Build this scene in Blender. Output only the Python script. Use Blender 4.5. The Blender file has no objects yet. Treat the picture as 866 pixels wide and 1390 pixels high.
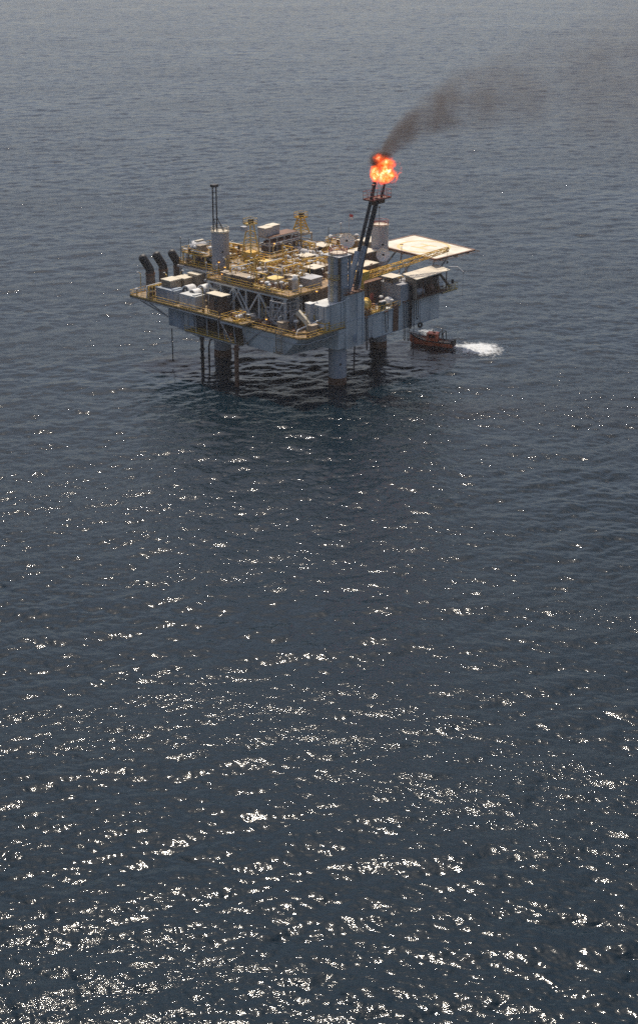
import bpy, bmesh, math, random
import numpy as np
from mathutils import Vector, Matrix, Quaternion
random.seed(7)
PI = math.pi
S = bpy.context.scene
C = S.collection

# ------------------------------------------------------------------ camera, sky, sun, exposure
CAM_H, PITCH = 97.0, math.radians(21.5)
cd = bpy.data.cameras.new('camera'); cam = bpy.data.objects.new('camera', cd); C.objects.link(cam)
cam.location = (0, 0, CAM_H); cam.rotation_euler = (PI/2 - PITCH, 0, 0)
cd.sensor_fit = 'VERTICAL'; cd.sensor_height = 36; cd.sensor_width = 24
cd.lens = 36*2100/1390; cd.shift_y = -45/1390
cd.clip_start = 1; cd.clip_end = 60000
S.camera = cam

SUN_EL, SUN_AZ = math.radians(63.5), math.radians(-5)     # azimuth from +Y towards +X
world = bpy.data.worlds.new('World'); S.world = world; world.use_nodes = True
wn = world.node_tree; wn.nodes.clear()
sky = wn.nodes.new('ShaderNodeTexSky'); sky.sky_type = 'NISHITA'; sky.sun_disc = False
sky.sun_elevation = SUN_EL; sky.sun_rotation = SUN_AZ
sky.dust_density = 3.4; sky.air_density = 1.0; sky.ozone_density = 1.3
bg = wn.nodes.new('ShaderNodeBackground'); bg.inputs['Strength'].default_value = 0.088
wo = wn.nodes.new('ShaderNodeOutputWorld')
wn.links.new(sky.outputs[0], bg.inputs[0]); wn.links.new(bg.outputs[0], wo.inputs[0])
sl = bpy.data.lights.new('sun', 'SUN'); sl.energy = 3.3; sl.angle = math.radians(0.55); sl.color = (1.0, 0.90, 0.76)
sun = bpy.data.objects.new('sun', sl); C.objects.link(sun)
sd = Vector((math.sin(SUN_AZ)*math.cos(SUN_EL), math.cos(SUN_AZ)*math.cos(SUN_EL), math.sin(SUN_EL)))
sun.rotation_euler = sd.to_track_quat('Z', 'Y').to_euler(); sun.location = (0, 0, 400)
S.view_settings.view_transform = 'Standard'; S.view_settings.look = 'None'
S.view_settings.exposure = 0.36; S.view_settings.gamma = 1.0
S.render.engine = 'CYCLES'
S.cycles.use_denoising = False
S.cycles.max_bounces = 8; S.cycles.glossy_bounces = 4; S.cycles.diffuse_bounces = 3
S.cycles.transparent_max_bounces = 24; S.cycles.volume_bounces = 0
S.cycles.volume_step_rate = 1.0; S.cycles.volume_max_steps = 96
S.cycles.sample_clamp_indirect = 6

# ------------------------------------------------------------------ material helpers
def newmat(name):
    m = bpy.data.materials.new(name); m.use_nodes = True
    return m, m.node_tree, m.node_tree.nodes['Principled BSDF']

# ------------------------------------------------------------------ the sea
rng = np.random.default_rng(11)
def ocean_tile(N, L, lam_min, lam_peak, wind, spread, slope_rms):
    """height field and slopes of one periodic patch of wind sea from a directional spectrum"""
    k1 = 2*np.pi*np.fft.fftfreq(N, L/N); kx, ky = np.meshgrid(k1, k1)
    k = np.hypot(kx, ky); k[0, 0] = 1e9
    kp = 2*np.pi/lam_peak
    th = np.arctan2(ky, kx) - wind
    D = np.abs(np.cos(th))**spread + 0.06
    P = k**-3.9*np.exp(-1.2*(kp/k)**2)*D
    P[k > 2*np.pi/lam_min] = 0; P[0, 0] = 0
    a = (rng.normal(size=(N, N)) + 1j*rng.normal(size=(N, N)))*np.sqrt(P)
    h = np.fft.ifft2(a).real
    gx, gy = np.gradient(h, L/N, axis=1), np.gradient(h, L/N, axis=0)
    s = slope_rms/np.sqrt((gx**2 + gy**2).mean())
    A = a*s
    h = np.fft.ifft2(A).real
    ak = A.copy(); ak[0, 0] = 0
    dx = np.fft.ifft2(-1j*kx/k*ak).real; dy = np.fft.ifft2(-1j*ky/k*ak).real
    return h, dx, dy, L
def sample(t, x, y, rot):
    c, s_ = math.cos(rot), math.sin(rot)
    X, Y = x*c + y*s_, -x*s_ + y*c
    h, dx, dy, L = t; N = h.shape[0]
    fx = (X/L*N) % N; fy = (Y/L*N) % N
    i = np.floor(fx).astype(int); j = np.floor(fy).astype(int); u = fx - i; v = fy - j
    i %= N; j %= N; i2 = (i+1) % N; j2 = (j+1) % N
    def f(a): return (a[j, i]*(1-u) + a[j, i2]*u)*(1-v) + (a[j2, i]*(1-u) + a[j2, i2]*u)*v
    H, DX, DY = f(h), f(dx), f(dy)
    return H, DX*c - DY*s_, DX*s_ + DY*c
TILE1 = ocean_tile(1024, 311.0, 1.3, 11.0, math.radians(97), 2.2, 0.115)
TILE2 = ocean_tile(512, 83.0, 0.5, 1.9, math.radians(84), 1.2, 0.15)
def gust(x, y):
    """slow change of roughness over the sea, in wind streaks"""
    g = np.sin(x*0.031 + 1.3*np.sin(y*0.013))*np.sin(y*0.021 + 1.1*np.sin(x*0.017 + 1))
    return 1 + 0.34*g
def sea_height(x, y):
    x = np.asarray(x, float); y = np.asarray(y, float)
    h1, ax, ay = sample(TILE1, x, y, 0.12); h2, bx, by = sample(TILE2, x, y, -0.5)
    g = gust(x, y)
    return h1 + h2*g, (ax + bx*g)*0.8, (ay + by*g)*0.8
def add_grid_mesh(name, X, Y, Z, mat):
    nr, nc = X.shape
    me = bpy.data.meshes.new(name)
    me.vertices.add(nr*nc)
    me.vertices.foreach_set('co', np.stack([X, Y, Z], -1).astype(np.float32).ravel())
    idx = np.arange(nr*nc).reshape(nr, nc)
    q = np.stack([idx[:-1, :-1], idx[:-1, 1:], idx[1:, 1:], idx[1:, :-1]], -1).reshape(-1, 4)
    me.loops.add(q.size); me.loops.foreach_set('vertex_index', q.ravel().astype(np.int32))
    me.polygons.add(len(q)); me.polygons.foreach_set('loop_start', np.arange(0, q.size, 4, dtype=np.int32))
    me.polygons.foreach_set('use_smooth', np.ones(len(q), bool))
    me.update(calc_edges=True); me.materials.append(mat)
    o = bpy.data.objects.new(name, me); C.objects.link(o)
    return o
def sea_material():
    m, nt, b = newmat('sea_water')
    N, L = nt.nodes.new, nt.links.new
    b.inputs['Base Color'].default_value = (0.002, 0.010, 0.017, 1)
    b.inputs['Specular IOR Level'].default_value = 0.42; b.inputs['Roughness'].default_value = 0.07; b.inputs['IOR'].default_value = 1.333
    geo = N('ShaderNodeNewGeometry')
    mp = N('ShaderNodeMapping'); mp.inputs['Scale'].default_value = (0.75, 1.15, 1)
    L(geo.outputs['Position'], mp.inputs[0])
    n1 = N('ShaderNodeTexNoise'); n1.inputs['Scale'].default_value = 2.1; n1.inputs['Detail'].default_value = 3.6; n1.inputs['Roughness'].default_value = 0.55
    L(mp.outputs[0], n1.inputs['Vector'])
    b1 = N('ShaderNodeBump'); b1.inputs['Strength'].default_value = 1.0; b1.inputs['Distance'].default_value = 0.11
    L(n1.outputs['Fac'], b1.inputs['Height'])
    # gusts: patches some tens of metres across where the ripples are stronger or weaker
    mg = N('ShaderNodeMapping'); mg.inputs['Scale'].default_value = (0.6, 1.5, 1); mg.inputs['Rotation'].default_value = (0, 0, 0.15); L(geo.outputs['Position'], mg.inputs[0])
    ng = N('ShaderNodeTexNoise'); ng.inputs['Scale'].default_value = 0.016; ng.inputs['Detail'].default_value = 4; ng.inputs['Roughness'].default_value = 0.6; L(mg.outputs[0], ng.inputs['Vector'])
    rg = N('ShaderNodeMapRange'); rg.inputs['From Min'].default_value = 0.34; rg.inputs['From Max'].default_value = 0.66; rg.inputs['To Min'].default_value = 0.03; rg.inputs['To Max'].default_value = 0.14
    L(ng.outputs['Fac'], rg.inputs['Value']); L(rg.outputs[0], b1.inputs['Distance'])
    L(b1.outputs[0], b.inputs['Normal'])
    # aerated teal water by the legs and the boat
    return m
SEA = sea_material()
r = [62.0]
while r[-1] < 1750: r.append(r[-1]*(1 + 0.00125))
while r[-1] < 45000: r.append(r[-1]*1.03)
r = np.array(r); th = np.arange(-0.42, 0.42, 0.00125)
RR, TT = np.meshgrid(r, th, indexing='ij')
X, Y = RR*np.sin(TT), RR*np.cos(TT)
h, dx, dy = sea_height(X, Y)
fade = np.clip((2600 - RR)/900, 0, 1)
sea = add_grid_mesh('sea', X + dx*fade, Y + dy*fade, h*fade, SEA); sea['kind'] = 'structure'
# the same sea beside and behind the view, coarser
def wide():
    r2 = np.array([0.01, 20, 40, 62.0] + [62*1.06**i for i in range(1, 115)])
    t2 = np.linspace(0.42, 2*PI - 0.42, 160)
    R2, T2 = np.meshgrid(r2, t2, indexing='ij')
    X, Y = R2*np.sin(T2), R2*np.cos(T2)
    return X, Y
X2, Y2 = wide()
o = add_grid_mesh('sea_around', X2, Y2, X2*0, SEA); o['kind'] = 'structure'
t2 = np.linspace(-0.42, 0.42, 40); R2, T2 = np.meshgrid(np.array([0.01, 30, 62.0]), t2, indexing='ij')
o = add_grid_mesh('sea_below', R2*np.sin(T2), R2*np.cos(T2), R2*0, SEA); o['kind'] = 'structure'

# ------------------------------------------------------------------ materials
def steel(name, col, rust=(0.16, 0.07, 0.03), amount=0.35, rough=0.55, streak=True, dirt=0.5, scale=0.55, metal=0.0):
    m, nt, b = newmat(name)
    N, L = nt.nodes.new, nt.links.new
    geo = N('ShaderNodeNewGeometry'); mp = N('ShaderNodeMapping')
    mp.inputs['Scale'].default_value = (1, 1, 0.16 if streak else 1); L(geo.outputs['Position'], mp.inputs[0])
    n = N('ShaderNodeTexNoise'); n.inputs['Scale'].default_value = scale*1.6; n.inputs['Detail'].default_value = 6; n.inputs['Roughness'].default_value = 0.7
    L(mp.outputs[0], n.inputs['Vector'])
    r = N('ShaderNodeMapRange'); r.inputs['From Min'].default_value = 0.70 - 0.22*amount; r.inputs['From Max'].default_value = 0.92 - 0.12*amount
    L(n.outputs['Fac'], r.inputs['Value'])
    n2 = N('ShaderNodeTexNoise'); n2.inputs['Scale'].default_value = scale*0.8; n2.inputs['Detail'].default_value = 5; L(geo.outputs['Position'], n2.inputs['Vector'])
    r2 = N('ShaderNodeMapRange'); r2.inputs['From Min'].default_value = 0.3; r2.inputs['From Max'].default_value = 0.7
    r2.inputs['To Min'].default_value = 1 - dirt; r2.inputs['To Max'].default_value = 1.12; L(n2.outputs['Fac'], r2.inputs['Value'])
    hs = N('ShaderNodeHueSaturation'); hs.inputs['Color'].default_value = (*col, 1); L(r2.outputs[0], hs.inputs['Value'])
    mx = N('ShaderNodeMix'); mx.data_type = 'RGBA'; L(r.outputs[0], mx.inputs['Factor']); L(hs.outputs[0], mx.inputs['A']); mx.inputs['B'].default_value = (*rust, 1)
    L(mx.outputs['Result'], b.inputs['Base Color'])
    b.inputs['Roughness'].default_value = rough; b.inputs['Metallic'].default_value = metal
    return m
M = dict(
    blue=steel('blue_grey_paint', (0.58, 0.59, 0.58), rust=(0.22, 0.15, 0.11), amount=0.36, dirt=0.3, scale=0.3),
    blue2=steel('dark_blue_paint', (0.33, 0.38, 0.44), amount=0.25, dirt=0.4),
    grey=steel('grey_paint', (0.42, 0.42, 0.43), amount=0.3, dirt=0.3, scale=0.4),
    leg=steel('weathered_leg_paint', (0.36, 0.36, 0.38), rust=(0.26, 0.18, 0.13), amount=0.5, dirt=0.2, scale=0.35),
    yellow=steel('yellow_paint', (0.74, 0.45, 0.06), rust=(0.3, 0.14, 0.04), amount=0.4, dirt=0.3, streak=False, scale=1.5),
    lyellow=steel('pale_yellow_paint', (0.70, 0.50, 0.16), rust=(0.35, 0.2, 0.07), amount=0.4, dirt=0.25, streak=False, scale=1.5),
    cream=steel('cream_roof_paint', (0.62, 0.55, 0.43), rust=(0.4, 0.25, 0.13), amount=0.15, dirt=0.2, streak=False),
    white=steel('white_paint', (0.72, 0.71, 0.69), rust=(0.35, 0.22, 0.12), amount=0.2, dirt=0.25),
    tan=steel('tan_paint', (0.36, 0.29, 0.21), rust=(0.16, 0.08, 0.04), amount=0.4, dirt=0.4),
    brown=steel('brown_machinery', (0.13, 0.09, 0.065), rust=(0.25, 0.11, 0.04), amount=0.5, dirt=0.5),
    black=steel('sooty_steel', (0.018, 0.015, 0.015), rust=(0.09, 0.05, 0.03), amount=0.4, dirt=0.3),
    rust=steel('rusted_steel', (0.20, 0.09, 0.045), rust=(0.32, 0.17, 0.08), amount=0.5, dirt=0.5, streak=False),
    deck=steel('worn_deck_plate', (0.26, 0.16, 0.075), rust=(0.55, 0.33, 0.11), amount=0.9, dirt=0.6, streak=False, scale=0.9),
    grating=steel('deck_grating', (0.22, 0.15, 0.08), rust=(0.50, 0.31, 0.08), amount=0.9, dirt=0.5, streak=False, scale=1.3),
    pipe=steel('galvanised_pipe', (0.45, 0.46, 0.47), rust=(0.3, 0.17, 0.09), amount=0.35, dirt=0.3, rough=0.4, metal=0.3, streak=False),
    red=steel('faded_red_paint', (0.45, 0.11, 0.07), rust=(0.2, 0.08, 0.05), amount=0.4, dirt=0.4),
    tarp=steel('blue_tarpaulin', (0.02, 0.05, 0.16), rust=(0.03, 0.05, 0.1), amount=0.1, dirt=0.4, streak=False),
    orange=steel('orange_boat_paint', (0.92, 0.20, 0.07), rust=(0.2, 0.06, 0.04), amount=0.3, dirt=0.3),
    rubber=steel('black_rubber', (0.012, 0.012, 0.014), rust=(0.03, 0.03, 0.03), amount=0.2, dirt=0.2, rough=0.7),
    green=steel('dark_green_paint', (0.03, 0.07, 0.06), rust=(0.1, 0.06, 0.03), amount=0.3, dirt=0.3),
)
gm, gnt, gb = newmat('dark_glass'); gb.inputs['Base Color'].default_value = (0.015, 0.02, 0.025, 1); gb.inputs['Roughness'].default_value = 0.08; M['glass'] = gm
def glow(name, col, s):
    m, nt, b = newmat(name); b.inputs['Base Color'].default_value = (0.3, 0.2, 0.1, 1)
    b.inputs['Emission Color'].default_value = (*col, 1); b.inputs['Emission Strength'].default_value = s; return m
M['lamp'] = glow('lit_sodium_lamp', (1.0, 0.40, 0.07), 2.2)
# painted helideck: cream plate, faint yellow circle and H, worn patches
def heli_mat(cu, cv):
    m, nt, b = newmat('helideck_paint'); N, L = nt.nodes.new, nt.links.new
    tc = N('ShaderNodeTexCoord')
    n = N('ShaderNodeTexNoise'); n.inputs['Scale'].default_value = 0.35; n.inputs['Detail'].default_value = 6; L(tc.outputs['Object'], n.inputs['Vector'])
    cr = N('ShaderNodeValToRGB'); cr.color_ramp.elements[0].position = 0.3; cr.color_ramp.elements[0].color = (0.50, 0.45, 0.35, 1)
    cr.color_ramp.elements[1].position = 0.62; cr.color_ramp.elements[1].color = (0.66, 0.62, 0.53, 1); L(n.outputs['Fac'], cr.inputs[0])
    L(cr.outputs[0], b.inputs['Base Color']); b.inputs['Roughness'].default_value = 0.7
    return m

# ------------------------------------------------------------------ builder
AX, AY = 3.738, 299.288                      # where the front leg enters the water
AZ = math.radians(48)
CU, SU = math.cos(AZ), math.sin(AZ)
def W(u, v, z): return Vector((AX + u*CU - v*SU, AY + u*SU + v*CU, z))
class MB:
    def __init__(s): s.v, s.f, s.sm = [], [], []
    def add(s, vs, fs, smooth=False):
        o = len(s.v); s.v += [tuple(p) for p in vs]; s.f += [[i + o for i in f] for f in fs]; s.sm += [smooth]*len(fs); return s
    def prism(s, bot, z0, z1, top=None):
        top = top or bot; n = len(bot)
        vs = [(p[0], p[1], z0) for p in bot] + [(p[0], p[1], z1) for p in top]
        fs = [list(range(n))[::-1], list(range(n, 2*n))] + [[i, (i+1) % n, n + (i+1) % n, n + i] for i in range(n)]
        return s.add(vs, fs)
    def box(s, u0, u1, v0, v1, z0, z1): return s.prism([(u0, v0), (u1, v0), (u1, v1), (u0, v1)], z0, z1)
    def tube(s, pts, r, n=8, r1=None, caps=True):
        pts = [Vector(p) for p in pts]; k = len(pts); r1 = r if r1 is None else r1
        up = Vector((0, 0, 1)); vs = []; prev = None
        for i, p in enumerate(pts):
            d = (pts[min(i+1, k-1)] - pts[max(i-1, 0)]).normalized()
            if prev is None: a = d.cross(up if abs(d.z) < 0.95 else Vector((1, 0, 0))).normalized()
            else: a = (prev - d*prev.dot(d)).normalized()
            prev = a; b = d.cross(a); rr = r + (r1 - r)*i/max(1, k-1)
            for j in range(n):
                t = 2*PI*j/n; vs.append(p + (a*math.cos(t) + b*math.sin(t))*rr)
        fs = [[i*n + j, i*n + (j+1) % n, (i+1)*n + (j+1) % n, (i+1)*n + j] for i in range(k-1) for j in range(n)]
        s.add(vs, fs, n > 5)
        if caps: s.add(vs[:n], [list(range(n))[::-1]]); s.add(vs[-n:], [list(range(n))])
        return s
    def cyl(s, u, v, z0, z1, r, r1=None, n=24): return s.tube([(u, v, z0), (u, v, z1)], r, n, r1)
    def lathe(s, c, ax, prof, n=20):
        """prof: (distance along ax, radius)"""
        c = Vector(c); ax = Vector(ax).normalized(); a = ax.orthogonal().normalized(); b = ax.cross(a); vs = []
        for h, rr in prof:
            for j in range(n): t = 2*PI*j/n; vs.append(c + ax*h + (a*math.cos(t) + b*math.sin(t))*rr)
        k = len(prof)
        s.add(vs, [[i*n + j, i*n + (j+1) % n, (i+1)*n + (j+1) % n, (i+1)*n + j] for i in range(k-1) for j in range(n)], True)
        return s
    def ring(s, c, ax, R, r, n=20, m=8, a0=0, a1=2*PI):
        c = Vector(c); ax = Vector(ax).normalized(); a = ax.orthogonal().normalized(); b = ax.cross(a)
        k = n + 1
        return s.tube([c + (a*math.cos(a0 + (a1-a0)*i/n) + b*math.sin(a0 + (a1-a0)*i/n))*R for i in range(k)], r, m)
    def beam(s, p, q, w, h):
        p, q = Vector(p), Vector(q); d = (q - p).normalized()
        a = d.cross(Vector((0, 0, 1)) if abs(d.z) < 0.99 else Vector((1, 0, 0))).normalized()*w/2; b = d.cross(a).normalized()*h/2
        vs = [x + i*a + j*b for x in (p, q) for i, j in ((-1, -1), (1, -1), (1, 1), (-1, 1))]
        return s.add(vs, [[0, 1, 2, 3], [7, 6, 5, 4], [0, 4, 5, 1], [1, 5, 6, 2], [2, 6, 7, 3], [3, 7, 4, 0]])
    def rail(s, pts, h=1.1, step=2.0, r=0.036, closed=False):
        pts = [Vector(p) for p in pts]
        if closed: pts.append(pts[0])
        for p, q in zip(pts, pts[1:]):
            for k in (0.5, 1): s.beam(p + Vector((0, 0, h*k)), q + Vector((0, 0, h*k)), r*1.6, r*1.6)
            n = max(1, round((q - p).length/step))
            for i in range(n + 1):
                x = p.lerp(q, i/n); s.beam(x, x + Vector((0, 0, h)), r*1.6, r*1.6)
            s.beam(p + Vector((0, 0, 0.08)), q + Vector((0, 0, 0.08)), 0.03, 0.16)
        return s
    def lattice(s, p, q, w, h, n, r=0.07, taper=1.0):
        """four chord lattice girder"""
        p, q = Vector(p), Vector(q); d = (q - p).normalized()
        a = d.cross(Vector((0, 0, 1)) if abs(d.z) < 0.98 else Vector((1, 0, 0))).normalized(); b = a.cross(d).normalized()
        def c(i, k):
            t = i/n; f = 1 + (taper - 1)*t; sx, sy = ((-1, -1), (1, -1), (1, 1), (-1, 1))[k]
            return p.lerp(q, t) + a*sx*w/2*f + b*sy*h/2*f
        for k in range(4): s.tube([c(i, k) for i in range(n + 1)], r, 5)
        for i in range(n):
            for k in range(4):
                x, y = (k, (k+1) % 4) if i % 2 else ((k+1) % 4, k)
                s.tube([c(i, x), c(i+1, y)], r*0.6, 4, caps=False); s.tube([c(i, k), c(i, (k+1) % 4)], r*0.6, 4, caps=False)
        return s
    def build(s, name, mat, parent=None, world=False):
        me = bpy.data.meshes.new(name)
        o = bpy.data.objects.new(name, me); C.objects.link(o)
        base = Vector((0, 0, 0))
        if parent is not None:
            o.parent = parent; q = parent
            while q is not None:
                if 'base' in BASE.get(q.name, {}): base = BASE[q.name]['base']; break
                q = q.parent
        me.from_pydata([tuple(Vector(p) - base) for p in s.v], [], s.f)
        me.polygons.foreach_set('use_smooth', s.sm)
        me.materials.append(M[mat] if isinstance(mat, str) else mat); me.update()
        return o
BASE = {}
def tag(o, label=None, cat=None, group=None, kind=None):
    if label: o['label'] = label
    if cat: o['category'] = cat
    if group: o['group'] = group
    if kind: o['kind'] = kind
    return o
def thing(name, label, cat, base, group=None):
    """an Empty at the thing's base, turned with the platform; its parts are built in platform coordinates (u, v, z)"""
    o = bpy.data.objects.new(name, None); C.objects.link(o); o.empty_display_size = 0.3
    o.location = W(*base); o.rotation_euler = (0, 0, AZ); tag(o, label, cat, group)
    BASE[o.name] = {'base': Vector(base)}
    return o
def dup(root, base, rot=0.0, label=None, group=None, scale=1.0):
    r = root.copy(); C.objects.link(r); r.location = W(*base); r.rotation_euler = (0, 0, AZ + rot); r.scale = (scale,)*3
    if label: r['label'] = label
    if group: r['group'] = group
    for ch in list(root.children):
        c = ch.copy(); C.objects.link(c); c.parent = r
        for g in list(ch.children):
            d = g.copy(); C.objects.link(d); d.parent = c
    return r

ZL, ZU = 13.3, 19.0                           # lower and upper deck
LEGS = {'A': (0, 0), 'B': (25.5, 10.6), 'C': (-1.8, 31.1)}

# ------------------------------------------------------------------ the platform itself
P = thing('oil_platform', 'blue grey offshore oil platform with yellow decks standing on three thick legs in the sea', 'oil platform', (0, 0, 0))
h = MB()
h.prism([(5, -2.3), (17, -2.3), (17, 22), (12, 38), (-3.5, 38), (-3.5, 13.6), (-0.5, 13.6), (-0.5, 3.2)], 8.0, 13.2)
h.prism([(17.004, -2.3), (30, -2.3), (30, 22), (17.004, 30)], 8.0, 14.1)
hull = h.build('hull', 'blue', P)
r_ = MB()                                     # plate seams, rubbing bar and doublers standing proud of the long side
for u in (8, 11.2, 14.4, 20.4, 23.6, 26.8): r_.box(u - 0.04, u + 0.04, -2.34, -2.3, 8.05, 13.1)
r_.box(5.2, 30, -2.36, -2.3, 8.0, 8.14); r_.box(5.2, 16.9, -2.42, -2.3, 12.85, 13.2)
r_.build('hull_seams', 'blue2', hull)
MB().box(14.6, 16.2, -2.46, -2.3, 8.2, 13.6).build('rust_doubler', 'rust', hull)
MB().prism([(30.004, -1.8), (30.05, -1.8), (30.05, 6), (30.004, 6)], 8.4, 10.8).build('rust_patch', 'rust', hull)
w_ = MB()                                     # raised side wall at the right end
w_.box(17.01, 20, -2.2, 3.9, 14.1, 17.4); w_.build('side_casing', 'grey', P)
# raked bow
bow = MB().prism([(-12.2, 3.4), (-11.2, 2.6), (-2.9, 1.6), (-2.3, -2.1), (-0.31, -2.1), (-0.31, 13.5), (-12.2, 13.5)], 7.9, 12.1,
                 [(-12.8, -1.2), (-11.6, -2.3), (-2.9, -2.3), (-2.3, -2.3), (-0.31, -2.3), (-0.31, 14.2), (-12.8, 14.2)]).build('bow', 'blue', P)
MB().prism([(-12.95, -1.25), (-11.65, -2.45), (-0.35, -2.45), (-0.35, 14.3), (-12.95, 14.3)], 12.104, 12.35).build('bow_deck', 'deck', P)
b_ = MB(); b_.tube([(-12.75, 12.8, 11.2), (-12.85, -0.9, 11.1), (-11.7, -2.15, 11.1), (-0.5, -2.3, 11.3)], 0.09, 6)
b_.tube([(-12.7, 14.4, 7.8), (-12.9, 8.6, 12.2)], 0.13, 6); b_.build('belt_pipe', 'grey', bow)
for i, u in enumerate((-4.2, -8.2)):
    MB().tube([(u, 2.5, 8.0), (u - 1.6, -1.9, 11.4)], 0.1, 5).build('bow_stringer', 'blue2', bow)
lc = MB()
for v in (3.0, 4.5): lc.beam((-13.2, v, 8.6), (-13.2, v, 13.2), 0.12, 0.12)
for k in range(9): lc.beam((-13.2, 3.0, 8.8 + k*0.5), (-13.2, 4.5, 8.8 + k*0.5), 0.07, 0.07)
lc.box(-13.8, -12.85, 2.9, 4.6, 8.5, 8.62); lc.rail([(-13.8, 2.9, 8.6), (-13.8, 4.6, 8.6)], step=0.8); lc.build('ladder_cage', 'tan', P)
# jacking house round the front leg and its wing
jh = MB().box(-0.3, 5.2, -2.5, 2.4, 7.7, 18.7).build('jacking_house', 'blue', P)
wg = MB().box(-5.6, -0.304, -1.95, 2.6, 12.36, 17.3).build('jacking_wing', 'blue', P)
j = MB()
for u in (2.9, 4.6): MB().tube([(u, -2.56, 8), (u, -2.56, 18.4)], 0.06, 5).build('stiffener', 'blue2', jh)
for u in (-4.4, -1.3): MB().tube([(u, -2.0, 12.6), (u, -2.0, 17.1)], 0.06, 5).build('stiffener', 'blue2', jh)
for v in (-1.3, 0.2, 1.6): MB().tube([(-5.68, v, 12.6), (-5.68, v, 17.1)], 0.06, 5).build('stiffener', 'blue2', jh)
j.box(-0.36, 5.26, -2.56, -2.5, 13.2, 13.32); j.build('belt', 'blue2', jh); MB().box(1.7, 2.8, -2.54, -2.503, 8.6, 10.2).build('access_hatch', 'blue2', jh)
MB().tube([(-6.2, -2.0, 17.45), (-0.6, -2.0, 17.5), (0.2, -2.7, 18.2)], 0.14, 6).build('top_pipe', 'white', wg)
j = MB(); j.box(-0.5, 5.4, -2.7, 2.6, 18.704, 18.82); j.rail([(-0.4, 2.5, 18.8), (-0.4, -2.6, 18.8), (5.3, -2.6, 18.8)], step=1.0); j.build('jacking_deck', 'rust', P)
# legs
for k, (u, v) in LEGS.items():
    g = MB().cyl(u, v, -8, 26.8, 1.83, n=36).build('leg', 'leg' if k != 'A' else 'leg', P)
    MB().cyl(u, v, -8, 1.5, 1.86, n=36).build('tide_band', 'rust', g)
    c_ = MB(); c_.cyl(u, v, 26.8, 26.95, 1.95, n=28)
    c_.build('leg_cap', 'cream', g)
    c_ = MB(); rr = 1.85
    c_.rail([(u + rr*math.cos(t*PI/5), v + rr*math.sin(t*PI/5), 26.95) for t in range(10)], h=0.9, step=1.2, closed=True)
    c_.build('leg_rail', 'red' if k != 'C' else 'cream', g)
    c_ = MB()
    for z, a in [(z, -2.1) for z in np.arange(4.5, 26, 4.6)] + [(z, -1.0) for z in np.arange(3.5, 26, 6.2)]:
        MB().lathe((u + 1.80*math.cos(a), v + 1.80*math.sin(a), z), (math.cos(a), math.sin(a), 0), [(0, 0.25), (0.08, 0.25), (0.10, 0.01)], 8).build('jacking_hole', 'black', g)
lcs = MB().cyl(0, 0, 17.3, 26.5, 2.0, n=12).build('leg_casing', 'grey', P)
MB().beam((-1.5, -1.75, 17.4), (-1.5, -1.75, 26.3), 0.5, 0.35).build('rack_guide', 'brown', lcs)
MB().beam((1.3, -1.9, 18.9), (1.3, -1.9, 26.3), 0.4, 0.3).build('rack_guide', 'blue2', lcs)
lad = MB()
for a in (0.0, 0.5): lad.beam((-2.25, -0.6 + a, 17.4), (-2.25, -0.6 + a, 27.2), 0.06, 0.06)
for k in range(22): lad.beam((-2.25, -0.6, 17.7 + 0.43*k), (-2.25, -0.1, 17.7 + 0.43*k), 0.05, 0.05)
lad.build('ladder', 'lyellow', lcs)
for z in (20.2, 22.8, 25.2): MB().cyl(0, 0, z, z + 0.16, 2.12, n=12).build('casing_band', 'blue2', lcs)
MB().box(-2.9, -1.9, -2.0, 0.4, 22.0, 22.12).build('side_balcony', 'rust', lcs)
MB().rail([(-1.9, -2.0, 22.12), (-2.9, -2.0, 22.12), (-2.9, 0.4, 22.12)], h=1.0, step=1).build('balcony_rail', 'lyellow', lcs)
MB().box(-2.3, 1.6, -2.3, 2.2, 26.505, 26.66).build('leg_top_plate', 'grey', P)
# left module: plated box under the deck, cantilevered deck
lm = MB().prism([(-12.4, 28.6), (-3.504, 28.6), (-3.504, 37.9), (-8.5, 37.9), (-12.4, 36.2)], 8.0, 12.9).build('left_module', 'blue2', P)
s_ = MB()
for v in (30, 31.6, 33.4): s_.box(-12.48, -12.4, v, v + 0.12, 8.1, 12.8)
s_.box(-12.47, -12.4, 30.3, 31.3, 9.0, 11.4); s_.box(-12.6, -12.4, 28.7, 36, 8.0, 8.15); s_.build('bulkhead_frames', 'grey', lm)
MB().box(-14.9, -2.5, 18.8, 45.4, 12.904, 13.3).build('left_deck', 'grating', P)
s_ = MB()
for v in (43.6, 40.4):
    s_.tube([(-14.6, v, 12.9), (-12.2, 36.6, 9.6)], 0.14, 6)
s_.tube([(-14.8, 45.2, 12.75), (-14.8, 19.0, 12.75)], 0.16, 6); s_.tube([(-9, 45, 12.7), (-7, 37.8, 9.4)], 0.14, 6); s_.tube([(-4, 45, 12.7), (-4, 37.8, 9.4)], 0.14, 6)
s_.tube([(-12.3, 36.3, 12.6), (-13.8, 42, 12.8)], 0.1, 6)
s_.build('deck_brace', 'grey', P)
MB().rail([(-14.8, 18.9, 13.3), (-14.8, 45.3, 13.3), (-2.6, 45.3, 13.3)]).build('railing', 'yellow', P)
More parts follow.
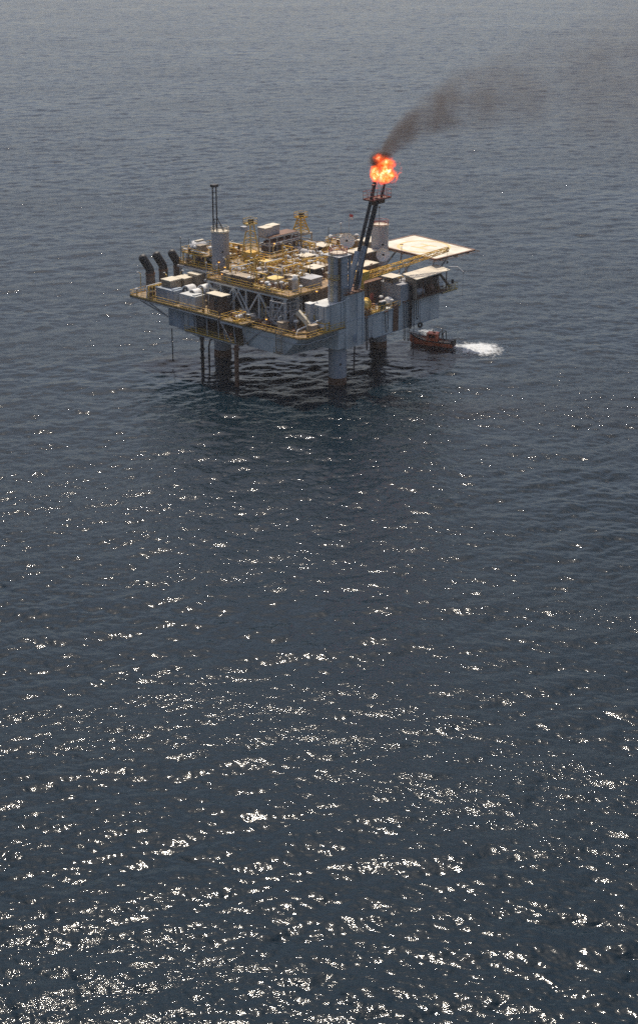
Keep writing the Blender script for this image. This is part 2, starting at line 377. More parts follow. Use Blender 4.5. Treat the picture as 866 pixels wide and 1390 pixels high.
# low walkway under the left side and its hangers
MB().box(-14.6, -4, 13.0, 29.2, 8.5, 8.7).build('lower_walkway', 'grating', P)
MB().rail([(-14.5, 29.1, 8.7), (-14.5, 14.8, 8.7)]).build('railing', 'yellow', P)
s_ = MB()
for v in (19.2, 22.5, 25.8): s_.tube([(-14.4, v, 8.6), (-14.6, v, 13.0)], 0.11, 6)
s_.tube([(-14.5, 19.2, 13), (-14.5, 15.6, 8.7)], 0.12, 6); s_.tube([(-14.4, 29, 8.4), (-14.4, 13.2, 8.4)], 0.2, 6)
s_.tube([(-12.6, 33, 8.0), (-14.0, 24.9, 7.8)], 0.14, 6); s_.build('walkway_hangers', 'grey', P)
MB().box(-15.3, -9.5, 11.6, 17.8, 12.9, 13.2).build('side_landing', 'grating', P)
MB().rail([(-9.6, 17.7, 13.2), (-15.2, 17.7, 13.2), (-15.2, 11.7, 13.2), (-12.9, 11.7, 13.2)]).build('railing', 'yellow', P)
s_ = MB()
for v in (11.9, 14.5, 17.4): s_.tube([(-15.0, v, 12.9), (-14.4, v, 8.8)], 0.1, 6)
s_.box(-15.34, -15.2, 11.7, 17.7, 12.5, 12.9); s_.build('landing_posts', 'grey', P)
# truss wall on the left side of the upper deck
t_ = MB(); ut = -9.2
t_.beam((ut, 5, 18.55), (ut, 27.4, 18.55), 0.5, 0.7); t_.beam((ut, 5, 12.9), (ut, 27.4, 12.9), 0.5, 0.5)
vs = [27.2, 23.6, 20.0, 16.4, 12.8, 9.2, 5.6]
for i, v in enumerate(vs):
    t_.beam((ut, v, 12.9), (ut, v, 18.4), 0.34, 0.34)
    if i < len(vs) - 1:
        a, b2 = (v, vs[i+1]) if i % 2 == 0 else (vs[i+1], v)
        t_.beam((ut, a, 18.3), (ut, b2, 13.1), 0.3, 0.3)
for v, w2 in ((21.8, 17.9), (14.6, 18.4)): t_.beam((ut - 0.4, v, 13.1), (ut - 0.4, w2, 18.2), 0.22, 0.22)
t_.build('truss', 'blue', P)
t_ = MB()
for v in (25, 18, 11): t_.beam((-3.6, v, 13.2), (-3.6, v, 18.5), 0.35, 0.35); t_.beam((ut, v, 18.4), (-3.6, v, 18.4), 0.3, 0.4)
t_.build('inner_frames', 'blue2', P)
# upper deck
MB().prism([(-9.5, 4.4), (-9.5, 27.6), (-4.2, 27.6), (-4.2, 41.4), (12.2, 41.4), (25, 33), (30, 25.5), (30, 13.2), (23, 9), (23, 4.2), (-0.2, 4.2)], 18.6, 19.0).build('upper_deck', 'deck', P)
MB().rail([(-0.4, 4.3, 19), (-9.4, 4.5, 19), (-9.4, 27.5, 19), (-4.1, 27.5, 19), (-4.1, 41.3, 19), (12.1, 41.3, 19), (24.9, 32.9, 19), (29.9, 25.4, 19)]).build('railing', 'yellow', P)
MB().prism([(-9.7, 27.7), (-4.3, 27.7), (-4.3, 41.6), (-4.6, 41.6), (-4.6, 28.0), (-9.7, 28.0)], 18.2, 18.62).build('deck_girder', 'grey', P)
for u, v in ((-4.0, 28.2), (-4.0, 33), (-4.0, 37), (-4.0, 41), (4, 41), (11.5, 41), (20, 35.6), (27, 29), (29, 25), (29, 15), (29, 6)):
    MB().beam((u, v, 12.5), (u, v, 18.6), 0.45, 0.45).build('deck_column', 'grey', P)
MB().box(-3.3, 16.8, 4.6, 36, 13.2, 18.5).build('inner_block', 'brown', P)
MB().rail([(5.4, -2.2, 13.2), (16.9, -2.2, 13.2)], step=1.3).build('railing', 'yellow', P)
MB().rail([(-12.8, 13.9, 12.35), (-12.8, -1.15, 12.35), (-11.6, -2.3, 12.35), (-0.7, -2.3, 12.35)], step=1.3).build('railing', 'yellow', P)
MB().rail([(29.9, -2.2, 14.1), (29.9, 12, 14.1)], step=1.3).build('railing', 'yellow', P)
# mezzanine floors above the upper deck
for nm, (a, b2, c2, d, z) in {'1': (-3.8, 4.5, 33.6, 40.8, 21.2), '2': (6.5, 12.0, 24.5, 36.0, 20.6), '3': (24.5, 29.6, 17, 25.2, 20.9), '4': (-2.5, 4.2, 22.2, 28.6, 20.9)}.items():
    fl = MB().box(a, b2, c2, d, z, z + 0.14).build('mezzanine', 'grating', P)
    MB().rail([(a, c2, z + 0.14), (b2, c2, z + 0.14), (b2, d, z + 0.14), (a, d, z + 0.14)], closed=True).build('mezzanine_rail', 'yellow', fl)
    for x in (a + 0.2, b2 - 0.2):
        for y in (c2 + 0.2, (c2 + d)/2, d - 0.2): MB().beam((x, y, 19), (x, y, z), 0.2, 0.2).build('mezzanine_post', 'lyellow', fl)
# helideck
HD = [(29.8, -1.2), (42.3, -2.0), (44.9, 16.7), (31.8, 17.4)]
hd = MB().prism(HD, 20.2, 20.5).build('helideck', heli_mat(37, 8), P)
e_ = MB()
for i in range(4):
    p, q = HD[i], HD[(i+1) % 4]; e_.beam((*p, 20.42), (*q, 20.42), 0.5, 0.3)
e_.build('helideck_edge', 'rust', hd)
n_ = MB(); cx_ = sum(p[0] for p in HD)/4; cy_ = sum(p[1] for p in HD)/4
out = [(cx_ + (p[0] - cx_)*1.13, cy_ + (p[1] - cy_)*1.11) for p in HD]
for i in range(4):
    p, q, p2, q2 = HD[i], HD[(i+1) % 4], out[i], out[(i+1) % 4]
    n_.beam((*p2, 20.25), (*q2, 20.25), 0.07, 0.07)
    for t in np.linspace(0, 1, 9):
        x = Vector((*p, 20.3)).lerp(Vector((*q, 20.3)), t); y = Vector((*p2, 20.25)).lerp(Vector((*q2, 20.25)), t); n_.beam(x, y, 0.05, 0.05)
n_.build('helideck_net_frame', 'rust', hd)
mk = MB(); c0 = (37.4, 8.0)
R0 = 5.2; nn = 40
for i in range(nn):
    a0, a1 = 2*PI*i/nn, 2*PI*(i+1)/nn
    mk.add([(c0[0] + rr*math.cos(a), c0[1] + rr*math.sin(a), 20.506) for a, rr in ((a0, R0), (a1, R0), (a1, R0 + 0.7), (a0, R0 + 0.7))], [[0, 1, 2, 3]])
for a, b2, c2, d in ((-2, -1.3, -2.2, 2.2), (1.3, 2, -2.2, 2.2), (-1.3, 1.3, -0.35, 0.35)):
    mk.add([(c0[0] + x, c0[1] + y, 20.506) for x, y in ((a, c2), (b2, c2), (b2, d), (a, d))], [[0, 1, 2, 3]])
mk.build('helideck_marking', steel('faded_yellow_marking', (0.60, 0.45, 0.20), amount=0.3, dirt=0.1, streak=False), hd)
s_ = MB()
for a, b2 in (((30, 1, 14.2), (31, 0, 20.2)), ((30, 1, 14.2), (38, 1, 20.2)), ((30, 9, 14.2), (38, 9, 20.2)), ((30, 15, 14.2), (39, 15, 20.2)), ((30, 9, 14.2), (31, 9, 20.2))): s_.tube([a, b2], 0.2, 6)
for v in (0, 5, 9, 15): s_.beam((31, v, 19.9), (42.5, v, 19.9), 0.25, 0.5)
for u in (33, 38, 42): s_.beam((u, -0.8, 19.6), (u, 16.2, 19.6), 0.25, 0.4)
s_.build('helideck_brace', 'grey', hd)

# ------------------------------------------------------------------ risers and other pipes going down into the sea
def riser(name, label, pts, r, mat, brackets=()):
    t = thing(name, label, 'pipe', pts[0] if False else (pts[-1][0], pts[-1][1], 0))
    MB().tube(pts, r, 10).build('pipe', mat, t)
    for p in brackets: MB().cyl(p[0], p[1], p[2], p[2] + 0.35, r*1.5, n=10).build('flange', mat, t)
riser('riser', 'thick black riser pipe under the left module with flanges, beside the left leg', [(-14.0, 24.6, 8.4), (-14.0, 24.6, -3)], 0.36, 'black', [(-14, 24.6, 5.2), (-14, 24.6, 3.3), (-14, 24.6, 7.4)])
riser('riser', 'thin black riser pipe bent over at its top towards the left leg', [(-9.5, 22, 7.9), (-11.2, 23.3, 7.7), (-12.3, 24.0, 7.0), (-12.6, 24.1, 5.8), (-12.6, 24.1, -3)], 0.17, 'black', [(-12.6, 24.1, 3.6), (-12.6, 24.1, 2.9)])
riser('riser', 'dark red conductor pipe standing alone under the middle of the left side', [(-15.1, 13.6, 8.5), (-15.1, 13.6, -3)], 0.45, 'rust', [(-15.1, 13.6, 7.6)])
riser('sounding_pipe', 'thin dark pipe hanging straight down under the left module corner', [(-14.0, 33.6, 8.0), (-14.0, 33.6, 1.0)], 0.11, 'black', [(-14.0, 33.6, 0.9)])
riser('riser', 'short curved black pipe hugging the right side of the front leg', [(5.2, 1.5, 7.9), (3.4, -1.6, 7.3), (2.6, -2.2, 6.0), (2.4, -2.3, 2)], 0.16, 'black')

# ------------------------------------------------------------------ flare boom
F = thing('flare_boom', 'tall leaning flare boom of two black pipes rising from the front leg', 'flare boom', (3.2, -0.6, 18.82))
a0, a1 = Vector((2.4, -0.9, 18.9)), Vector((9.2, -0.9, 37.2))
MB().tube([a0 + (a1 - a0)*0.02, a1, Vector((9.9, -0.9, 39.5))], 0.36, 12).build('flare_pipe', 'black', F)
c0_, c1_ = Vector((4.3, -0.9, 18.9)), Vector((10.7, -0.9, 36.2))
MB().tube([c0_, c1_], 0.50, 12).build('flare_pipe', 'black', F)
MB().tube([Vector((11.8, -0.9, 35.6)), Vector((12.9, -0.9, 38.7))], 0.24, 10).build('flare_tip', 'black', F)
for i in range(1, 12):
    t = i/12; MB().beam(a0.lerp(a1, t), c0_.lerp(c1_, t), 0.1, 0.1).build('cross_bar', 'black', F)
s_ = MB(); s_.beam((2.2, -0.9, 18.9), (4.8, -0.9, 26.5), 1.0, 0.5); s_.beam((4.6, -0.9, 18.9), (6.8, -0.9, 27.2), 0.9, 0.8); s_.tube([(5.6, -1.0, 18.9), (7.2, -1.0, 27)], 0.12, 6)
s_.build('boom_base', 'blue2', F)
s_ = MB(); s_.box(8.0, 13.6, -2.1, 0.5, 36.0, 36.15); s_.beam((9.3, -0.9, 35.4), (12.8, -0.9, 35.4), 0.5, 0.8)
s_.build('flare_platform', 'rust', F)
s_ = MB(); s_.rail([(8.0, -2.1, 36.15), (13.6, -2.1, 36.15), (13.6, 0.5, 36.15), (8.0, 0.5, 36.15)], h=1.6, step=1.2, closed=True)
s_.tube([(8.0, -2.0, 36), (8.1, -2.0, 39.3)], 0.1, 5); s_.box(7.8, 8.4, -2.2, -1.8, 39.1, 39.4); s_.build('flare_rail', 'red', F)

# ------------------------------------------------------------------ exhaust stacks
def stack(label, u, v, ze, zt, du):
    t = thing('exhaust_stack', label, 'exhaust stack', (u, v, ZL), 'elbow topped exhaust stacks at the left end')
    pts = [(u, v, ZL), (u, v, ze)]
    hx = Vector((-du[0], -du[1], 0)).normalized(); c = Vector((u, v, ze)); tilt = math.radians(30)
    for k in range(1, 8):
        a = tilt*k/7; pts.append(tuple(c + hx*1.7*(1 - math.cos(a)) + Vector((0, 0, 1.7*math.sin(a)))))
    l = Vector(pts[-1]); pts.append(tuple(l + (hx*math.sin(tilt) + Vector((0, 0, math.cos(tilt))))*((zt - l.z)/math.cos(tilt) - 0.5)))
    MB().tube(pts[:2], 0.98, 18).build('lower_stack', 'brown', t)
    e = MB().tube([(u, v, ze - 0.3)] + pts[1:], 0.9, 18)
    d = (Vector(pts[-1]) - Vector(pts[-2])).normalized()
    e.lathe(pts[-1], d, [(0, 0.9), (0.2, 0.87), (0.42, 0.75), (0.6, 0.52), (0.72, 0.26), (0.76, 0.02)], 18)
    e.build('elbow', 'black', t)
    MB().cyl(u, v, ze - 0.5, ze - 0.25, 1.07, n=18).build('flange', 'rust', t)
    return t
stack('black elbow topped exhaust stack at the outer left corner, the farthest left of three', -11.9, 42.0, 18.3, 21.7, (0.85, -1.0))
stack('black elbow topped exhaust stack in the middle of three, behind the first tan filter housing', -8.0, 42.2, 18.4, 21.6, (0.85, -1.0))
stack('black elbow topped exhaust stack nearest the left leg, the right one of three', -3.4, 42.6, 18.2, 21.2, (0.85, -1.0))

# ------------------------------------------------------------------ left deck machinery
def housing(label, u, v, du, dv, z0, z1):
    t = thing('filter_housing', label, 'filter housing', (u, v, z0 - 1.6), 'tan filter housings on the left deck')
    MB().box(u - du/2, u + du/2, v - dv/2, v + dv/2, z0, z1).build('housing', 'tan', t)
    MB().box(u - du/2 - 0.12, u + du/2 + 0.12, v - dv/2 - 0.12, v + dv/2 + 0.12, z1 + 0.003, z1 + 0.15).build('roof', 'cream', t)
    for x in (-1, 1):
        for y in (-1, 1): MB().beam((u + x*(du/2 - 0.2), v + y*(dv/2 - 0.2), z0 - 1.7), (u + x*(du/2 - 0.2), v + y*(dv/2 - 0.2), z0), 0.2, 0.2).build('leg', 'brown', t)
    l = MB()
    for k in range(6): zz = z0 + 0.3 + k*(z1 - z0 - 0.5)/6; l.box(u - du/2 - 0.05, u - du/2, v - dv/2 + 0.2, v + dv/2 - 0.2, zz, zz + 0.12)
    l.build('louvres', 'brown', t)
housing('large tan filter housing with a pale roof, in front of the middle exhaust stack', -10.6, 37.0, 3.0, 2.8, 15.0, 17.3)
housing('tan filter housing with a pale roof, between two others and below the right exhaust stack', -7.2, 36.6, 2.6, 2.8, 15.0, 17.2)
housing('tan filter housing with a pale roof standing nearest the left leg', -4.6, 35.2, 3.0, 3.0, 15.1, 17.8)
def enclosure(label, u0, u1, v0, v1, z1, mat):
    t = thing('generator_enclosure', label, 'generator enclosure', ((u0 + u1)/2, (v0 + v1)/2, ZL))
    MB().box(u0, u1, v0, v1, ZL, z1).build('casing', mat, t)
    s = MB(); n = int((v1 - v0)/1.1)
    for k in range(n + 1): v = v0 + (v1 - v0)*k/n; s.box(u0 - 0.06, u0, v - 0.05, v + 0.05, ZL, z1 - 0.1)
    s.box(u0 + 0.3, u1 - 0.4, v0 + 0.5, v0 + 1.1, z1, z1 + 0.25); s.build('ribs', mat, t)
    s = MB().box(u0 - 0.04, u0, v0 + 1.3, v0 + 2.1, ZL + 0.2, ZL + 2.1); s.build('door', 'grey', t)
enclosure('deep blue generator enclosure with ribbed side, beside the outer exhaust stack', -13.4, -10.4, 33.2, 38.6, 15.9, 'blue2')
enclosure('blue grey generator enclosure next to the deeper blue one, below the white turbine hoods', -13.7, -10.9, 26.6, 31.2, 15.9, 'blue')
def hood(label, u, v, z, w, r):
    t = thing('turbine_hood', label, 'turbine hood', (u, v, z), 'white arched turbine hoods')
    n = 10; prof = [(u - w/2, v + r*math.cos(PI*i/n), z + r*math.sin(PI*i/n)) for i in range(n + 1)]
    m = MB(); vs = prof + [(p[0] + w, p[1], p[2]) for p in prof]
    m.add(vs, [[i, i+1, n+2+i, n+1+i] for i in range(n)], True); m.add(prof, [list(range(n+1))]); m.add([(p[0] + w, p[1], p[2]) for p in prof], [list(range(n+1))[::-1]])
    m.build('hood', 'white', t)
    MB().ring((u - w/2 - 0.05, v, z + 0.3), (1, 0, 0), r*0.45, 0.16, 14, 6).build('intake', 'black', t)
    MB().box(u - w/2, u + w/2, v - r, v + r, z - 0.9, z).build('base_frame', 'grey', t)
hood('white arched turbine hood nearest the deep blue enclosure', -9.8, 32.4, 15.5, 2.2, 1.25)
hood('white arched turbine hood in the middle, low in front of the tan housings', -8.2, 29.4, 15.9, 2.2, 1.2)
hood('white arched turbine hood with a dark round intake, between the pair beside the blue enclosures', -10.6, 29.7, 15.4, 2.0, 1.1)
hood('small white arched turbine hood near the left end of the truss', -6.0, 26.2, 15.9, 1.8, 1.05)
def canopy(label, u, v, du, dv, z0, z1, body=None, roofmat='cream', name='roofed_cabin', cat='cabin', tilt=0.0):
    t = thing(name, label, cat, (u, v, z0))
    m = MB(); a, b = du/2, dv/2
    m.add([(u + x*a, v + y*b, z1 + tilt*x + dz) for dz in (0, 0.14) for x, y in ((-1, -1), (1, -1), (1, 1), (-1, 1))],
          [[3, 2, 1, 0], [4, 5, 6, 7], [0, 1, 5, 4], [1, 2, 6, 5], [2, 3, 7, 6], [3, 0, 4, 7]]).build('roof', roofmat, t)
    for x in (-1, 1):
        for y in (-1, 1): MB().beam((u + x*(a - 0.25), v + y*(b - 0.25), z0), (u + x*(a - 0.25), v + y*(b - 0.25), z1 - 0.02 + tilt*x), 0.14, 0.14).build('post', 'brown', t)
    if body:
        MB().box(u - a + 0.45, u + a - 0.45, v - b + 0.45, v + b - 0.45, z0, z1 - 0.5 - abs(tilt)).build('cabin', body, t)
        MB().box(u - a + 0.40, u - a + 0.45, v - 0.6, v + 0.3, z0 + 0.6, z1 - 0.9).build('window', 'glass', t)
    return t
canopy('flat cream canopy over dark machinery at the front corner of the left deck', -11.6, 22.0, 2.6, 4.6, ZL, 16.9, 'brown')
canopy('small flat pale canopy behind the corner canopy, beside the small turbine hood', -9.2, 25.2, 2.0, 2.2, ZL, 17.0, 'black')
canopy('pale flat roofed cabin in the middle of the upper deck, behind the lying yellow boom', 12.4, 19.9, 3.4, 3.0, ZU, 21.0, 'brown')
canopy('pale flat roofed dark cabin just in front of the lying yellow boom', 4.8, 10.7, 3.4, 3.2, ZU, 21.4, 'black')
canopy('wide pale flat roof farthest back, between the yellow gantry crane and the red flag', 22.4, 24.3, 3.6, 3.6, ZU, 20.9, 'brown')
canopy('tiny white topped hut on the pale blue column beside the lying boom', -2.2, 9.6, 1.5, 1.5, ZU, 21.0, 'grey')
canopy('pale sloped roof shelter right of the arched brown cabinets', 18.2, 1.2, 3.2, 3.2, 17.404, 18.6, 'tan')
canopy('low brown cabin with a pale roof, beside the grey covered lifeboat', 4.2, 37.3, 3.2, 2.4, 21.36, 23.0, 'brown')

# deckhouse at the right end
D = thing('deckhouse', 'tan deckhouse with a long cream sloping roof and open front at the right end', 'deckhouse', (25, -3, 14.1))
MB().box(20.2, 20.5, -3.7, -0.9, 14.2, 18.3).build('end_wall', 'tan', D)
MB().box(20.5, 30.6, -1.2, -0.9, 14.2, 18.2).build('back_wall', 'brown', D)
MB().box(20.2, 30.8, -3.7, -0.9, 13.9, 14.15).build('floor', 'brown', D)
m = MB(); m.add([(x, y, z + dz) for dz in (0, 0.16) for x, y, z in ((19.8, -4.1, 18.3), (31.2, -4.1, 18.3), (31.2, -0.4, 18.9), (19.8, -0.4, 18.9))],
      [[3, 2, 1, 0], [4, 5, 6, 7], [0, 1, 5, 4], [1, 2, 6, 5], [2, 3, 7, 6], [3, 0, 4, 7]]); m.build('roof', 'cream', D)
s_ = MB()
for u in (22.6, 25.2, 27.8, 30.5): s_.beam((u, -3.65, 14.1), (u, -3.65, 18.3), 0.16, 0.16)
s_.rail([(20.6, -3.68, 14.2), (30.6, -3.68, 14.2)]); s_.build('front_posts', 'rust', D)
def small_tank(label, u, v, z, r, l, mat):
    t = thing('tank', label, 'tank', (u, v, z)); MB().lathe((u - l/2, v, z + r + 0.2), (1, 0, 0), [(0, 0.01), (0.1, r*0.7), (0.3, r), (l - 0.3, r), (l - 0.1, r*0.7), (l, 0.01)]).build('shell', mat, t)
    b = MB()
    for k in (-1, 1): b.box(u + k*l*0.3 - 0.1, u + k*l*0.3 + 0.1, v - r*0.8, v + r*0.8, z, z + r*0.7)
    b.build('saddle', 'brown', t)
small_tank('pale blue horizontal tank inside the open deckhouse', 22.6, -2.6, 14.16, 0.75, 2.6, 'grey')
small_tank('orange brown tank inside the open deckhouse, under its middle', 26.4, -2.4, 14.16, 0.8, 2.2, 'rust')
small_tank('white horizontal tank on the end of the hull below the deckhouse roof tip', 31.0, -1.6, 14.16, 0.5, 1.8, 'white')

# davit and lifeboat platform on the end
T = thing('davit', 'thin white davit arm with a rope at the right end of the platform', 'davit', (30.6, -1.0, 14.1))
MB().tube([(30.7, -0.9, 14.1), (31, -1.2, 18.6), (34.6, -3.4, 18.3), (35.6, -4.2, 17.2)], 0.12, 6).build('arm', 'white', T)
MB().tube([(35.6, -4.2, 17.2), (35.6, -4.2, 12)], 0.035, 4).build('rope', 'black', T)
T = thing('boat_landing', 'tan boarding basket with braces hanging off the right end of the platform', 'boarding platform', (33.4, -1.8, 13.4))
MB().box(30.1, 35.4, -3.0, -0.6, 13.2, 13.4).build('floor', 'tan', T)
MB().rail([(30.3, -3.0, 13.4), (35.4, -3.0, 13.4), (35.4, -0.6, 13.4)], h=1.3, step=0.9).build('railing', 'lyellow', T)
MB().beam((30.4, -1.8, 17.5), (34.6, -1.8, 13.4), 0.8, 0.2).build('stair', 'tan', T)
MB().tube([(34.6, -2.2, 13.5), (34.6, -2.2, 15.4)], 0.3, 8).build('locker', 'black', T)
MB().box(33.6, 34.3, -2.9, -2.2, 13.404, 14.6).build('bin', 'white', T)

# ------------------------------------------------------------------ cranes
def gantry(label, u, v, z0, z1, mat, w=2.9):
    t = thing('gantry_crane', label, 'crane', (u, v, z0))
    top = Vector((u, v, z1))
    s = MB()
    for x in (-1, 1):
        for y in (-1, 1): s.beam((u + x*w/2, v + y*w/2, z0), (u + x*0.45, v + y*0.45, z1), 0.3, 0.3)
    s.build('leg_frame', mat, t)
    s = MB()
    for k in range(1, 5):
        f = k/5; ww = w/2*(1 - f) + 0.45*f; zz = z0 + (z1 - z0)*f
        c = [(u - ww, v - ww, zz), (u + ww, v - ww, zz), (u + ww, v + ww, zz), (u - ww, v + ww, zz)]
        for i in range(4): s.beam(c[i], c[(i+1) % 4], 0.13, 0.13)
        if k < 6:
            f2 = (k - 1)/5; w2 = w/2*(1 - f2) + 0.45*f2; z2 = z0 + (z1 - z0)*f2
            s.beam(c[0], (u + w2, v - w2, z2), 0.1, 0.1); s.beam(c[0], (u - w2, v + w2, z2), 0.1, 0.1)
    s.build('bracing', mat, t)
    s = MB(); s.box(u - 1.1, u + 1.1, v - 1.0, v + 1.0, z1, z1 + 0.15); s.rail([(u - 1.1, v - 1.0, z1 + 0.15), (u + 1.1, v - 1.0, z1 + 0.15), (u + 1.1, v + 1.0, z1 + 0.15), (u - 1.1, v + 1.0, z1 + 0.15)], closed=True, h=1.1)
    s.build('top_platform', mat, t)
    s = MB(); s.cyl(u - 0.2, v, z1 + 0.15, z1 + 1.2, 0.35, n=10); s.cyl(u + 0.6, v, z1 + 0.15, z1 + 1.0, 0.3, n=10); s.build('sheave', 'black', t)
    return t
g1 = gantry('tall pale yellow gantry crane on the upper deck beside the left leg', 1.6, 25.6, 21.06, 28.6, 'lyellow')
MB().box(0.4, 2.8, 24.2, 26.8, 21.06, 22.9).build('winch_house', 'yellow', g1)
MB().box(-1.0, 0.1, 24.8, 26.0, 27.6, 28.5).build('side_basket', 'grey', g1)
g2 = gantry('orange yellow gantry crane above a steel frame at the back of the upper deck', 20.3, 28.6, 23.4, 26.6, 'yellow', 2.6)
s_ = MB()
for x in (18.6, 22):
    for y in (27, 30.2): s_.beam((x, y, 19), (x, y, 23.3), 0.22, 0.22)
for z in (20.4, 21.8, 23.2):
    for y in (27, 30.2): s_.beam((18.6, y, z), (22, y, z), 0.16, 0.16)
    for x in (18.6, 22): s_.beam((x, 27, z), (x, 30.2, z), 0.16, 0.16)
s_.box(18.4, 22.2, 26.8, 30.4, 23.3, 23.4); s_.build('tower_frame', 'tan', g2)
def boom(label, p, q, w, n, ped, mat='yellow'):
    t = thing('crane_boom', label, 'crane', (ped[0], ped[1], ped[2]))
    MB().lattice(p, q, w, w, n, 0.09, 0.6).build('lattice_boom', mat, t)
    MB().cyl(ped[0], ped[1], ped[2], p[2] - 0.2, 0.8, n=16).build('pedestal', mat, t)
    MB().box(p[0] - 1.3, p[0] + 0.9, p[1] - 1.0, p[1] + 1.2, p[2] - 0.5, p[2] + 1.2).build('slewing_cab', mat, t)
    q = Vector(q); MB().ring(q, (0, 1, 0), 0.4, 0.12, 12, 6).build('head_sheave', 'rust', t)
    d = (q - Vector(p)).normalized()
    MB().tube([q, q + Vector((0, 0, -2.6))], 0.03, 4).build('hoist_rope', 'black', t)
    MB().tube([q + Vector((0, 0, -3.0)), q + Vector((0, 0, -2.5))], 0.2, 8).build('hook', 'black', t)
    return t
boom('long yellow lattice crane boom resting across the right side below the satellite dish', (8.7, 0.9, 20.3), (31.2, -3.2, 22.7), 1.25, 16, (8.4, 1.4, 13.2))
boom('pale yellow lattice boom lying flat across the upper deck from the tall gantry crane', (1.6, 21.2, 20.5), (14.2, 15.8, 20.8), 1.0, 12, (1.2, 21.4, 19.0), 'lyellow')

# ------------------------------------------------------------------ mast on the left leg, poles, flag
T = thing('antenna_mast', 'slim twin black antenna mast standing on the front edge of the left leg', 'mast', (-3.2, 31.6, 26.95))
m = MB(); q1, q2 = (-2.85, 31.95), (-2.55, 31.2)
m.tube([(*q1, 22), (*q1, 36.4)], 0.14, 6); m.tube([(*q2, 22), (*q2, 36.4)], 0.14, 6); m.build('mast_pipe', 'black', T)
m = MB()
for z in (29.5, 32.5, 35.0): m.beam((*q1, z), (*q2, z), 0.12, 0.12)
m.tube([(*q2, 30), (-1.2, 30.6, 27)], 0.07, 5); m.tube([(*q2, 30), (-1.9, 30.0, 27)], 0.07, 5); m.tube([(*q1, 30), (-1.8, 31.9, 27)], 0.07, 5); m.build('mast_stay', 'black', T)
m = MB(); m.box(-3.4, -2.0, 31.0, 32.1, 36.2, 36.7); m.build('mast_head', 'black', T)
def pole(label, u, v, z0, z1, r=0.07, head=None, mat='black', group=None):
    t = thing('whip_antenna', label, 'antenna', (u, v, z0), group)
    MB().tube([(u, v, z0), (u, v, z1)], r, 5, r*0.7).build('pole', mat, t)
    if head: MB().lathe((u, v, z1), (0, 0, 1), [(0, 0.02), (0.08, 0.22), (0.35, 0.22), (0.42, 0.02)], 8).build('pole_head', head, t)
    return t
pole('thin dark whip antenna at the far left of the upper deck with a small head', -3.9, 41.0, 19, 24.2, 0.07, 'grey')
pole('thin dark whip antenna without a head, left of the left leg', -1.6, 40.9, 19, 23.8)
pole('thin dark pole at the back edge, left of the pale topped pole', 26.4, 26.0, 19, 24.0, 0.09)
pole('thin pale topped pole at the back of the upper deck next to the flag', 29.4, 25.0, 19, 24.2, 0.07, 'white', 'grey')
pole('short whip antenna on top of the right leg', 25.2, 10.6, 26.95, 30.4, 0.06, 'black')
pole('thin grey pole between the filter housings and the left leg', -6.8, 30.3, ZL, 21.0, 0.09, 'grey', 'grey')
pole('thin grey pole right beside the left leg, in front of its casing', -5.4, 28.6, ZL, 20.6, 0.1, 'white', 'grey')
t = thing('flag', 'small red and white flag on a pole behind the left satellite dish', 'flag', (28.9, 22.2, 20.9))
MB().tube([(28.9, 22.2, 20.9), (28.9, 22.2, 27.0)], 0.06, 5).build('flag_pole', 'grey', t)
def cloth(z0, z1):
    m = MB(); n = 6; rows = []
    for z in (z0, z1):
        rows += [(28.9 + 0.8*i/n*0.5, 22.2 - 0.8*i/n*0.86 + 0.12*math.sin(i*1.8), z - 0.12*i/n) for i in range(n + 1)]
    m.add(rows, [[i, i+1, n+2+i, n+1+i] for i in range(n)]); return m
cloth(26.4, 27.0).build('red_band', steel('red_cloth', (0.5, 0.04, 0.04), amount=0, dirt=0.1), t)
cloth(25.9, 26.4).build('white_band', steel('white_cloth', (0.7, 0.68, 0.68), amount=0, dirt=0.1), t)

# ------------------------------------------------------------------ dishes
def dish(label, c, r, ax, mat, basez):
    t = thing('satellite_dish', label, 'satellite dish', (c[0], c[1], basez))
    ax = Vector(ax).normalized(); c = Vector(c)
    prof = [(r*0.28*(k/8)**2, r*k/8 + 0.01) for k in range(9)] + [(r*0.30, r*1.02)] + [(r*0.28*(k/8)**2 - 0.06, r*k/8 + 0.01) for k in range(8, -1, -1)]
    MB().lathe(c, ax, prof, 28).build('reflector', mat, t)
    a = ax.orthogonal().normalized(); b = ax.cross(a); s = MB()
    f = c + ax*r*0.8
    for k in range(3): g = k*2*PI/3; s.tube([c + ax*r*0.27 + (a*math.cos(g) + b*math.sin(g))*r*0.95, f], 0.035, 4)
    s.build('feed_strut', 'grey', t)
    MB().lathe(f - ax*0.25, ax, [(0, 0.01), (0, 0.24), (0.4, 0.24), (0.4, 0.01)], 10).build('feed_horn', 'black', t)
    s = MB(); s.tube([c - ax*0.1, c - ax*0.7, (c.x - ax.x*0.9, c.y - ax.y*0.9, c.z - 1.0), (c.x - ax.x*0.9, c.y - ax.y*0.9, basez)], 0.16, 8); s.build('mount', 'grey', t)
dish('round pale satellite dish with a dark feed in front of the right leg', (20.7, 5.8, 21.95), 1.40, (-0.75, -0.85, 0.25), 'white', 19.0)
dish('round grey satellite dish just left of the flare boom', (20.4, 15.2, 23.6), 1.6, (-0.9, -0.55, 0.2), 'white', 19.0)

